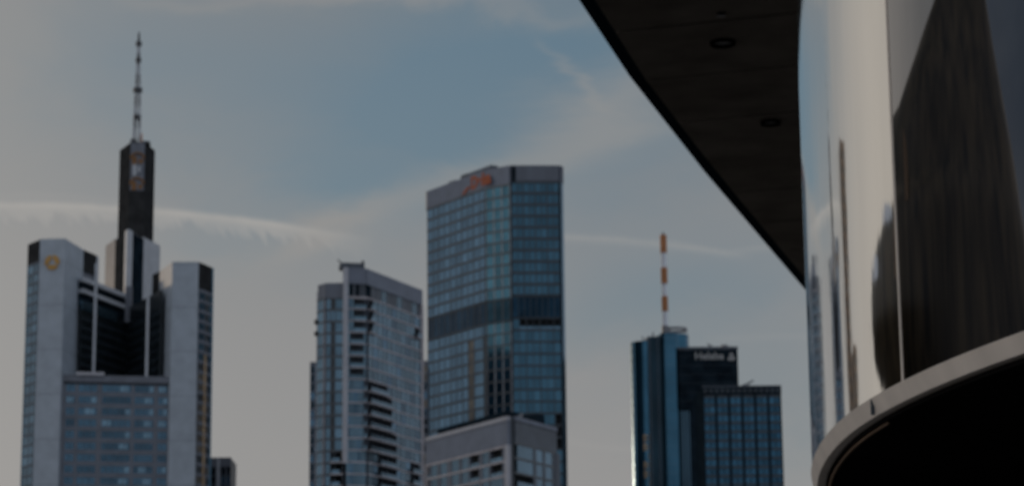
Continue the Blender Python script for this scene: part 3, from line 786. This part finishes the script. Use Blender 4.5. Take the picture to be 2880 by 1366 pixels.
# amber ring emblem: three folded segments around a triangle
F = Face(A_, B1); eu, ez = F.upx(147, aty(147, 737, Y0).z), aty(147, 737, Y0).z
Ro, Ri = 2.95, 1.55
for k in range(3):
    mb = MB(); a0 = math.radians(90 + 120 * k + 14); a1 = math.radians(90 + 120 * (k + 1) - 6); n = 14
    tri = [(math.cos(math.radians(90 + 120 * j)) * 1.9, math.sin(math.radians(90 + 120 * j)) * 1.9) for j in range(3)]
    P0, P1 = Vector(tri[k]), Vector(tri[(k + 1) % 3])
    for i in range(n):
        f0_, f1_ = i / n, (i + 1) / n
        o0, o1 = [(Ro * math.cos(a0 + (a1 - a0) * f), Ro * math.sin(a0 + (a1 - a0) * f)) for f in (f0_, f1_)]
        i0, i1 = P0.lerp(P1, f0_ * .9 + .02), P0.lerp(P1, f1_ * .9 + .02)
        mb.hexa([F.P(eu + x, d, ez + y) for d in (.05, .3) for x, y in (o0, o1, (i1.x, i1.y), (i0.x, i0.y))])
    mb.build('emblem_segment', M['yellow'], R_)
BK.finish()

# ================================================================== round blue tower with red and white mast
YM = 1086.0
zA = aty(1800, 963, YM).z; zBt = aty(1900, 941, YM).z
MT = Bld('round_tower', 'round blue glass tower with red and white striped mast, black slab attached on its right', 'skyscraper', (aty(1850, 1000, YM).x, YM, 0))
R_ = MT.root
def cyl(pxl, pxr, ztop, Y, material, name, n=56, z0=0):
    l, r = aty(pxl, 1000, Y), aty(pxr, 1000, Y); c = (l.x + r.x) / 2; R2 = (r.x - l.x) / 2
    mb = MB(); mb.tube([(c + R2 * math.cos(2 * math.pi * i / n), Y + R2 * math.sin(2 * math.pi * i / n)) for i in range(n)], z0, ztop)
    o = mb.build(name, material, R_)
    for p in o.data.polygons:
        if len(p.vertices) == 4: p.use_smooth = True
    return c, R2
def rings(c, R2, Y, z0, z1, fh, material, name, a0=0, a1=2 * math.pi, n=56, w=.3):
    mb = MB(); z = z1
    while z > z0:
        for i in range(n):
            t0, t1 = a0 + (a1 - a0) * i / n, a0 + (a1 - a0) * (i + 1) / n
            pts = [(c + q * math.cos(t), Y + q * math.sin(t)) for q, t in ((R2 + .02, t0), (R2 + .02, t1), (R2 + .14, t1), (R2 + .14, t0))]
            mb.hexa([(x, y, z - w) for x, y in pts] + [(x, y, z) for x, y in pts])
        z -= fh
    return mb.build(name, material, R_)
c1_, rA = cyl(1773, 1868, zA, YM + 2, M['glm'], 'curtain_wall')
rings(c1_, rA, YM + 2, 60, zA - .2, 3.9, M['gl1'], 'floor_line', math.pi, 2 * math.pi, w=.12)
c2_, rB = cyl(1848, 1938, zBt, YM + 3, M['glm'], 'curtain_wall')
rings(c2_, rB, YM + 3, 60, zBt - .2, 3.9, M['gl1'], 'floor_line', math.pi, 2 * math.pi, w=.22)
p = aty(1822, 1000, YM - 9); q = aty(1860, 1000, YM - 9)
zrec = aty(1840, 948, YM - 6).z
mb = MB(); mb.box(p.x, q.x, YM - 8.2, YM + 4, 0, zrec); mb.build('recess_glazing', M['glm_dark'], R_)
mb = MB(); mb.box(p.x + .6, p.x + 1.0, YM - 8.4, YM - 8.2, 0, zrec); mb.box(q.x - 1.6, q.x - 1.3, YM - 8.4, YM - 8.2, 0, zrec); mb.build('mullion', M['slate'], R_)
p = aty(1858, 1000, YM - 9); q = aty(1909, 1000, YM - 9)
mb = MB(); n = 12; cx, hw = (p.x + q.x) / 2, (q.x - p.x) / 2
pts = [(cx - hw * math.cos(math.pi * i / n), YM - 6 - 2.5 * math.sin(math.pi * i / n)) for i in range(n + 1)]
mb.tube(pts, 0, zBt - .6); o = mb.build('bay_glazing', M['glm'], R_)
for p_ in o.data.polygons: p_.use_smooth = len(p_.vertices) == 4 and p_.area < 2000
mb = MB(); zz = zBt - 3
while zz > 60:
    mb.box(p.x + 1.5, q.x - 1.5, YM - 8.6, YM - 8.1, zz, zz + .25); zz -= 3.9
mb.build('floor_line', M['gl1b'], R_)
# observation ring
cz = aty(1905, 921, YM).z; n = 40; Rr = 4.9; cxr = aty(1903, 1000, YM + 3).x
mb = MB()
for i in range(n):
    t0, t1 = 2 * math.pi * i / n, 2 * math.pi * (i + 1) / n
    pts = [(cxr + q_ * math.cos(t), YM + 3 + q_ * math.sin(t)) for q_, t in ((Rr - .4, t0), (Rr - .4, t1), (Rr, t1), (Rr, t0))]
    mb.hexa([(x, y, cz - .9) for x, y in pts] + [(x, y, cz + .2) for x, y in pts])
mb.build('roof_ring', M['steel'], R_)
mb = MB()
for i in range(0, n, 5):
    t = 2 * math.pi * i / n; mb.bar((cxr + Rr * .95 * math.cos(t), YM + 3 + Rr * .95 * math.sin(t), zBt - .5), (cxr + Rr * .95 * math.cos(t), YM + 3 + Rr * .95 * math.sin(t), cz), .13)
mb.build('ring_post', M['steel'], R_)
mb = MB(); mb.box(cxr - 6.5, cxr - 4, YM, YM + 3, zBt - 1, zBt + 1.5); mb.build('roof_plant', M['steel_dark'], R_)
p = aty(1822, 950, YM); mb = MB(); mb.box(p.x - 1.0, p.x + 3.5, YM, YM + 3, zA - 1, zA + 2.2); mb.bar((p.x - 1, YM, zA), (p.x - 2.5, YM, zA + 2.6), .3); mb.bar((p.x + 2, YM, zA + 1), (p.x + 2.4, YM, zA + 4.5), .3); mb.build('roof_crane', M['steel'], R_)
# mast
for (ya, yb, key, rr) in ((661, 711, 'red', 1.45), (711, 753, 'white', 1.2), (753, 797, 'red', 1.45), (797, 833, 'white', 1.15), (833, 875, 'red', 1.4), (875, 921, 'white', 1.15)):
    xa = 1867.5 + (ya - 661) * .012; xb = 1867.5 + (yb - 661) * .012
    pa, pb = aty(xa, ya, YM), aty(xa, yb, YM)
    X = aty(1868, 780, YM).x; n = 12
    mb = MB(); mb.prism([(X + rr * math.cos(2 * math.pi * i / n), YM + rr * math.sin(2 * math.pi * i / n)) for i in range(n)], pb.z, pa.z); mb.build('mast_section', M[key], R_)
mb = MB()
mb.prism([(X + 1.6 * math.cos(2 * math.pi * i / 12), YM + 1.6 * math.sin(2 * math.pi * i / 12)) for i in range(12)], zBt - 1, aty(1869, 916, YM).z); mb.build('mast_base', M['steel'], R_)
pt = aty(1868, 661, YM).z; mb = MB(); mb.bar((X, YM, pt - .2), (X, YM, pt + 1.4), .3); mb.build('mast_tip', M['steel_dark'], R_)
# black slab with white lettering
YK = 1078; zk = aty(1990, 976, YK).z
a_, b_ = aty(1908, 976, YK), aty(2074, 976, YK); zkb = aty(1920, 1148, YK).z
mb = MB(); mb.box(a_.x, b_.x, YK, YK + 26, zkb, zk); mb.build('dark_slab', M['black'], R_)
m_ = aty(1941, 1148, YK)
mb = MB(); mb.box(m_.x, b_.x + .3, YK + .3, YK + 26, 0, zkb + .5); mb.build('dark_slab', M['black'], R_)
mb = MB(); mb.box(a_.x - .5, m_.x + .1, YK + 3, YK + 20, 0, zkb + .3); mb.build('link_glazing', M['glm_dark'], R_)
mb = MB(); x_ = a_.x
for k in range(3): mb.box(a_.x + 1 + k * 1.4, a_.x + 1.5 + k * 1.4, YK + 2.8, YK + 3.1, 0, zkb)
mb.build('mullion', M['gl1b'], R_)
lin = MB()
for k in range(1, 20): lin.box(a_.x, b_.x, YK - .06, YK, zk - k * 3.9, zk - k * 3.9 + .1) if zk - k * 3.9 > zkb else None
lin.build('floor_line', M['mull_dark'], R_)
mb = MB(); mb.box(a_.x - .1, b_.x + .15, YK - .2, YK + .3, zk - 1.0, zk + .25); mb.build('roof_edge', M['slate'], R_)
FK = Face(Vector((a_.x, YK, 0)), Vector((b_.x, YK, 0)))
zt_ = aty(1995, 1001, YK).z
u0, u1 = FK.upx(1950, zt_), FK.upx(2039, zt_)
text(FK, (u0 + u1) / 2, zt_, 4.4, 'Helaba', M['letter'], R_, d=.15, bold=0.06, name='lettering', wide=(u1 - u0) / 13.2)
uc_ = FK.upx(2057, zt_ - .2); mb = MB()
for sx in (-1, 1):
    mb.hexa([FK.P(uc_ + x, d, zt_ - .3 + z) for d in (.1, .35) for x, z in ((sx * .15, -1.6), (sx * 1.4, -1.6), (sx * 1.4, -.2), (sx * .15, .1))])
mb.hexa([FK.P(uc_ + x, d, zt_ - .3 + z) for d in (.1, .35) for x, z in ((-1.0, .4), (1.0, .4), (.45, 1.6), (-.45, 1.6))])
mb.build('emblem', M['letter'], R_)
p = aty(1998, 975, YK + 5); mb = MB(); mb.bar((p.x, YK + 5, zk), (p.x - .6, YK + 5, zk + 2.2), .3); mb.bar((p.x - 1.4, YK + 5, zk + 2.4), (p.x + .8, YK + 5, zk + 1.4), .25)
mb.box(p.x + .8, p.x + 7.2, YK + 5, YK + 6, zk, zk + 1.1); mb.box(p.x + 4.8, p.x + 7.6, YK + 5, YK + 7, zk, zk + 2.0); mb.build('roof_crane', M['steel'], R_)
# warm reflection low on the left cylinder, painted as cream patches on the glass
mb = MB()
for k in range(10):
    zz = aty(1800, 1225, YM).z - k * 3.9
    for t0 in (math.radians(-112), math.radians(-96)):
        if k % 3 == 2 and t0 < -1.8: continue
        pts = []
        for rr, t in ((rA + .03, t0), (rA + .03, t0 + .2), (rA + .12, t0 + .2), (rA + .12, t0)): pts.append((c1_ + rr * math.cos(t), YM + 2 + rr * math.sin(t)))
        mb.hexa([(x, y, zz - 3.2) for x, y in pts] + [(x, y, zz) for x, y in pts])
mb.build('reflection_patches', M['warm'], R_)
MT.finish()

# ================================================================== dark gridded block in front of it
YG = 905.0
a_, b_ = aty(1976, 1083, YG), aty(2196, 1083, YG); zg = b_.z
lx = aty(1944, 1120, YG + 12)
GB = Bld('gridded_office_block', 'dark office block with a grid of square blue windows, right of the round tower', 'office building', ((a_.x + b_.x) / 2, YG, 0))
GB.core([(a_.x, YG + .6), (b_.x, YG + .6), (b_.x, YG + 24), (lx.x + 2, YG + 24)], 0, zg - .3, M['black'])
F = Face(Vector((a_.x, YG + .6, 0)), Vector((b_.x, YG + .6, 0)))
mb = MB(); F.box(mb, -.1, F.L + .1, zg - 3.1, zg, -.5, .62); mb.build('parapet', M['black'], GB.root)
for k in range(14):
    mb = MB(); u_ = F.L * (k + .5) / 14; F.box(mb, u_ - .6, u_ + .6, zg - 2.3, zg - 1.1, .6, .68); mb.build('parapet_panel', M['mull_dark'], GB.root)
mb = MB(); F.box(mb, -.1, F.L + .1, zg - .35, zg + .1, -.5, .75); mb.build('roof_edge', M['slate'], GB.root)
fg = 25.2 * YG / FPX; ncol = 6; fr = MB(); sp_ = MB(); z_top = zg - 3.3
for k in range(ncol + 1):
    u_ = F.L * k / ncol; F.box(fr, max(0, u_ - .5), min(F.L, u_ + .5), 0, z_top, 0, .6)
for k in range(ncol): F.box(fr, F.L * (k + .5) / ncol - .12, F.L * (k + .5) / ncol + .12, 0, z_top, 0, .5)
for r in range(34):
    z = z_top - r * fg; F.box(sp_, 0, F.L, z - .95, z, 0, .56)
    for k in range(ncol):
        for h_ in (0, 1):
            mb = MB(); u0, u1 = F.L * (k + h_ * .5) / ncol + (.45 if not h_ else .1), F.L * (k + .5 + h_ * .5) / ncol - (.1 if not h_ else .45)
            pane = mb
            F.box(mb, u0, u1, z - fg + .02, z - .93, 0.02, .35)
            if h_ == 0: first = mb
        first.v += []
        o = len(first.v); first.v += mb.v; first.f += [tuple(i + o for i in f) for f in mb.f]; first.t += mb.t
        GB.wins.append((first, M['glh'], 8))
joined('facade_frame', [(fr, M['black']), (sp_, M['mull_dark'])], GB.root)
p = aty(2095, 1080, YG + 6); mb = MB(); zz = p.z
mb.box(p.x - .9, p.x + .6, YG + 5, YG + 7, zg - 1, zg + 1.4); mb.bar((p.x - .3, YG + 6, zg + 1.2), (p.x + 3.2, YG + 6, zg + 2.9), .28); mb.bar((p.x + 1.2, YG + 6, zg), (p.x + 1.5, YG + 6, zg + 2), .22); mb.build('roof_crane', M['slate'], GB.root)
GB.finish()

# ================================================================== near building with polished curved facade and big dark roof
XW, CY, RA, RB = 4.47, 34.9, 24.0, 80.0        # leftmost wall line; radii of the curve in front of and behind it
CX = XW + RA
def wp(w, off=0.0, RB=RB):
    """wall point where the wall has turned w degrees (negative: towards the viewer)"""
    R, cx = (RA, XW + RA) if w < 0 else (RB, XW + RB); R += off
    return (cx - R * math.cos(math.radians(w)), CY + R * math.sin(math.radians(w)))
def wy(y): return math.degrees(math.asin((y - CY) / (RA if y < CY else RB)))
NB = thing('curved_building', 'close curved building with polished cladding, cream rim and a vast dark roof overhang', 'building', (CX, CY, 0))
ZR = 25.0; ZB = 6.7
def wall_pts(y0, y1, n):
    w0_, w1_ = wy(y0), wy(y1); return [wp(w0_ + (w1_ - w0_) * i / n) for i in range(n + 1)]
def sheet(pts, z0, z1, th, material, name, smooth=True, nz=1):
    """curved wall of real thickness following pts"""
    n = len(pts); mb = MB(); vs = []; fs = []
    nor = []
    for i in range(n):
        a = Vector(pts[max(0, i - 1)]); c = Vector(pts[min(n - 1, i + 1)]); d = (c - a).normalized(); nn = Vector((d.y, -d.x))
        if nn.x < 0: nn = -nn
        nor.append(nn)
    zs = [z0 + (z1 - z0) * k / nz for k in range(nz + 1)]
    for k in range(nz + 1):
        for i in range(n): vs.append((pts[i][0], pts[i][1], zs[k]))
    for k in range(nz):
        for i in range(n - 1): fs.append((k * n + i, (k + 1) * n + i, (k + 1) * n + i + 1, k * n + i + 1))
    # back and edges have vertices of their own, so the front keeps clean upright normals
    o = len(vs)
    for z in (z0, z1):
        for i in range(n): vs.append((pts[i][0] + nor[i].x * th, pts[i][1] + nor[i].y * th, z))
    e = len(vs)
    for z in (z0, z1):
        for i in range(n): vs.append((pts[i][0], pts[i][1], z))
    for i in range(n - 1):
        fs.append((o + i, o + i + 1, o + n + i + 1, o + n + i))
        fs.append((e + i, e + i + 1, o + i + 1, o + i)); fs.append((e + n + i, o + n + i, o + n + i + 1, e + n + i + 1))
    fs.append((e, o, o + n, e + n)); fs.append((e + n - 1, e + 2 * n - 1, o + 2 * n - 1, o + n - 1))
    mb.add(vs, fs); ob = mb.build(name, material, NB)
    nq = nz * (n - 1)
    if smooth:
        for p in ob.data.polygons[:nq]: p.use_smooth = True
    return ob
YSEAM, YEND = 30.9, 38.5
left = wall_pts(YSEAM, YEND, 40)
# tight turn at the far end of the polished wall
ex, ey = left[-1]; rt = 0.55
turn = [(ex + rt - rt * math.cos(t), ey + rt * math.sin(t)) for t in [math.pi / 2 * i / 12 for i in range(1, 13)]]
sheet(left + turn + [(ex + 3, ey + rt + .2)], ZB, ZR, .12, M['polished'], 'cladding_panel')
right = wall_pts(14.0, YSEAM - .03, 80)
# the tinted panes sit about one degree out of line with the cladding
kx, ky = right[-1]; ka = math.radians(1.0)
right = [(kx + (x - kx) * math.cos(ka) - (y - ky) * math.sin(ka), ky + (x - kx) * math.sin(ka) + (y - ky) * math.cos(ka)) for x, y in right]
sheet(right, ZB, ZR, .12, M['nearglass'], 'glass_pane')
mb = MB(); sx_, sy_ = left[0]; mb.box(sx_ - .012, sx_ + .1, sy_ - .022, sy_ + .03, ZB, ZR); mb.build('joint_strip', M['seam'], NB)
# rim band and underside
WS = [-80 + 115 * i / 180 for i in range(181)]
def rimband(oa, ob_, za, zb, depth, material, name):
    mb = MB(); vs = []; fs = []
    for w in WS:
        for off, z in ((oa, za), (ob_, zb), (ob_ - depth, zb), (oa - depth, za)):
            x, y = wp(w, off, 40.0); vs.append((x, y, z))
    for i in range(len(WS) - 1):
        o = i * 4
        for k in range(4): fs.append((o + k, o + (k + 1) % 4, o + 4 + (k + 1) % 4, o + 4 + k))
    mb.add(vs, fs); return mb.build(name, material, NB)
def plan(off): return [wp(w, off, 40.0) for w in WS] + [(45, 62 + off), (75, 34), (60, 11 - off)]
rimband(0.0, .09, ZB - .212, ZB, .14, M['rim'], 'rim_band')
WALL = WS; WS = [w for w in WS if -7 < w < 20]
rimband(-.17, -.165, ZB - .30, ZB - .275, .03, M['brownstone'], 'drip_edge'); WS = WALL
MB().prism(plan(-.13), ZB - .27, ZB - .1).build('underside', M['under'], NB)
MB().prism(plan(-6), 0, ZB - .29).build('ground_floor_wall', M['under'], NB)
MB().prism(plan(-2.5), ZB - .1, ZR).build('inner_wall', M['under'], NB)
jx, jy = wp(wy(32.0), .09); mb = MB(); mb.box(jx - .004, jx + .05, jy - .003, jy + .003, ZB - .214, ZB - .005); mb.build('rim_joint', M['mull_dark'], NB)
# roof
edge = [atz(2249, 803, ZR), atz(1982, 492, ZR), atz(1771, 225, ZR), atz(1621, 0, ZR)]
e3, e2 = edge[3], edge[2]; dd = (e3 - e2).normalized()
far_ = edge[0] + (edge[0] - edge[1]).normalized() * 12
poly = [(far_.x, far_.y)] + [(p.x, p.y) for p in edge] + [(e3.x + dd.x * 14, e3.y + dd.y * 14), (0.6, 44), (0.4, 34), (2.5, 24), (7, 14), (14, 5), (24, -1), (70, -1), (86, 36), (80, 100), (60, 130)]
mb = MB(); mb.prism(poly, ZR + .12, ZR + .5); mb.build('roof_slab', M['fascia'], NB)
cxp, cyp = 45, 60
inner = [(x + (cxp - x) * .0 + (1.25 if x < 30 else -1.25), y) for x, y in poly]
# soffit boards, separated by dark joints
jd = atz(2230, 36, ZR) - atz(1735, 88, ZR); jd.z = 0; jd.normalize(); jn = Vector((-jd.y, jd.x, 0))
if jn.y < 0: jn = -jn
base = atz(1735, 88, ZR); step = (atz(1830, 223, ZR) - base).dot(jn)
def edge_x(y):
    P_ = [(far_.x, far_.y)] + [(p.x, p.y) for p in edge] + [(e3.x + dd.x * 14, e3.y + dd.y * 14), (0.6, 44), (0.4, 34), (2.5, 24), (7, 14)]
    for (x0, y0), (x1, y1) in zip(P_, P_[1:]):
        if y1 <= y <= y0: return x0 + (x1 - x0) * (y - y0) / (y1 - y0)
    return P_[0][0] if y > P_[0][1] else P_[-1][0]
def on_edge(s):      # point of the roof edge on the joint line with offset s (inset a little)
    lo, hi = -60.0, 60.0
    for _ in range(50):
        mid = (lo + hi) / 2; p = base + jn * s + jd * mid
        if p.x - edge_x(p.y) < 0.55: lo = mid
        else: hi = mid
    return base + jn * s + jd * hi
for k in range(-6, 10):
    s0, s1 = k * step + .07, (k + 1) * step - .07
    a, b = on_edge(s0), on_edge(s1)
    c, d = a + jd * 45, b + jd * 45
    mb = MB(); pts = [(a.x, a.y), (c.x, c.y), (d.x, d.y), (b.x, b.y)]
    mb.prism(pts, ZR - .02 + random.uniform(-.015, .015), ZR + .14); mb.build('soffit_board', M['soffit'], NB)
# recessed downlights
for i, (px, py, w, lab) in enumerate(((2033, 115, .40, 'larger round black downlight in the dark soffit, nearer the top edge'), (2167, 339, .36, 'smaller round black downlight in the dark soffit, close to the pale curved wall'))):
    p = atz(px, py, ZR); L = thing('downlight', lab, 'ceiling light', (p.x, p.y, ZR - .25), 'round downlights in the dark soffit')
    n = 24; mb = MB(); vs = []; fs = []
    for rr, z in ((w * .86, 0.24), (w * .86, -.02), (w, -.02), (w, .24)):
        for j in range(n): vs.append((p.x + rr * math.cos(2 * math.pi * j / n), p.y + rr * math.sin(2 * math.pi * j / n), ZR - .13 + z))
    for k in range(3):
        for j in range(n): fs.append((k * n + j, k * n + (j + 1) % n, (k + 1) * n + (j + 1) % n, (k + 1) * n + j))
    mb.add(vs, fs); mb.build('housing', M['under'], L)
    mb = MB(); mb.prism([(p.x + w * .85 * math.cos(2 * math.pi * j / n), p.y + w * .85 * math.sin(2 * math.pi * j / n)) for j in range(n)], ZR - .08, ZR - .03); mb.build('lens', M['lamp'], L)
p = atz(2028, 36, ZR); o = MB().box(p.x - .12, p.x + .12, p.y - .12, p.y + .12, ZR - .12, ZR - .02).build('smoke_detector', M['lamp'])
o['label'] = 'tiny dark detector on the soffit above the larger downlight'; o['category'] = 'detector'

# ------------------------------------------------------------------ dark sail-like shape added out of view, for the facade to mirror
DT = thing('mirrored_shape', 'added dark sail-like shape, out of view, mirrored in the tinted glass of the curved building', 'tower', (-80, 148, 0))
prof = [(0, (-56, 169), (-118, 108)), (15, (-57.5, 168), (-116, 112)), (27, (-58, 168), (-113, 118)), (29.6, (-57, 168.3), (-112, 119)), (32.9, (-49.8, 171.9), (-111.5, 121)), (35, (-49.2, 172.2), (-110.5, 122)), (37, (-50, 171.8), (-110, 123)),
        (38.7, (-51.8, 171), (-109.5, 123.5)), (40.4, (-54.8, 169.5), (-109, 124.2)), (42.2, (-60, 167), (-108.4, 125)), (43.7, (-65, 163.8), (-108, 125.5)), (46.5, (-68, 162), (-107.2, 126.5)), (49.8, (-71.6, 159.9), (-106, 128)),
        (54.5, (-81.2, 152.8), (-104.3, 130.3)), (58.5, (-88.6, 146.4), (-102.9, 131.8)), (66, (-95, 140), (-101, 134.5)), (72, (-97.5, 137.5), (-99, 136.2))]
n = 40; vs = []; fs = []
for z, a, b in prof:
    a, b = Vector(a), Vector(b); c = (a + b) / 2; u = (a - b) / 2; w = Vector((-u.y, u.x)).normalized() * min(u.length * .3, 10)
    for j in range(n):
        t = 2 * math.pi * j / n; p = c + u * math.cos(t) + w * math.sin(t); vs.append((p.x, p.y, z))
for k in range(len(prof) - 1):
    for j in range(n): fs.append((k * n + j, k * n + (j + 1) % n, (k + 1) * n + (j + 1) % n, (k + 1) * n + j))
fs.append(tuple(range((len(prof) - 1) * n, len(prof) * n)))
ob = MB().add(vs, fs).build('cladding', M['tower'], DT)  # surface of the added mirrored shape
for p in ob.data.polygons: p.use_smooth = len(p.vertices) == 4
# bright spots and brown streaks added for the facade to mirror
def mirrored_spot(u_, z, rx, rz, material, name):
    k = next(i for i in range(len(prof) - 1) if prof[i + 1][0] >= z); f = (z - prof[k][0]) / (prof[k + 1][0] - prof[k][0])
    a = Vector(prof[k][1]).lerp(Vector(prof[k + 1][1]), f); b = Vector(prof[k][2]).lerp(Vector(prof[k + 1][2]), f)
    ctr = (a + b) / 2; uu = (a - b) / 2; ww = Vector((-uu.y, uu.x)).normalized() * min(uu.length * .3, 10)
    if (ctr + ww).length > (ctr - ww).length: ww = -ww
    t = math.acos(u_); q = ctr + uu * math.cos(t) + ww * math.sin(t); side = (-uu * math.sin(t) + ww * math.cos(t)).normalized(); nn = Vector((-side.y, side.x)); nn = nn if nn.dot(q - ctr) > 0 else -nn; n = 20; mb = MB(); vs = []
    for off in (-2.5, .12):
        for j in range(n):
            t = 2 * math.pi * j / n; v = q + nn * off + side * rx * math.cos(t); vs.append((v.x, v.y, z + rz * math.sin(t)))
    mb.add(vs, [tuple(range(n)), tuple(range(n, 2 * n))] + [(j, (j + 1) % n, n + (j + 1) % n, n + j) for j in range(n)]); mb.build(name, material, DT)
mirrored_spot(.80, 41.2, 2.0, 1.2, M['white'], 'mirrored_bright_spot'); mirrored_spot(.86, 37.6, 2.2, 1.5, M['white'], 'mirrored_bright_spot')
mirrored_spot(.80, 45.0, 1.8, 1.3, M['letter'], 'mirrored_bright_spot')
mirrored_spot(.34, 41.5, .8, 4.6, M['brownstone'], 'mirrored_brown_streak'); mirrored_spot(.52, 37.0, .8, 3.4, M['brownstone'], 'mirrored_brown_streak')

# brown towers added just outside the left edge of the view, mirrored as streaks in the polished cladding
def added_tower(name, label, x0, x1, D, h, material):
    b = Bld(name, label, 'office building', ((x0 + x1) / 2, D, 0))
    b.core([(x0, D + .6), (x1, D + .6), (x1, D + 18), (x0, D + 18)], 0, h, material)
    F = Face((x0, D + .6), (x1, D + .6)); nc = max(2, int(F.L / 3.4))
    grid(b, F, h - 2, int(h / 3.8) - 1, 3.8, even(F.L, nc), M['warmglass'], material, material, band=1.6, mw=1.0, D=.6)
    b.finish(limit=40)
added_tower('added_brown_tower', 'tall brown stone tower added out of view, mirrored as a narrow streak in the polished cladding', -150, -132.5, 600, 163, M['brownstone'])
added_tower('added_brown_block', 'broad brown stone block added out of view, mirrored low in the polished cladding, beside the tall brown tower', -166, -153, 590, 110, M['brownstone'])
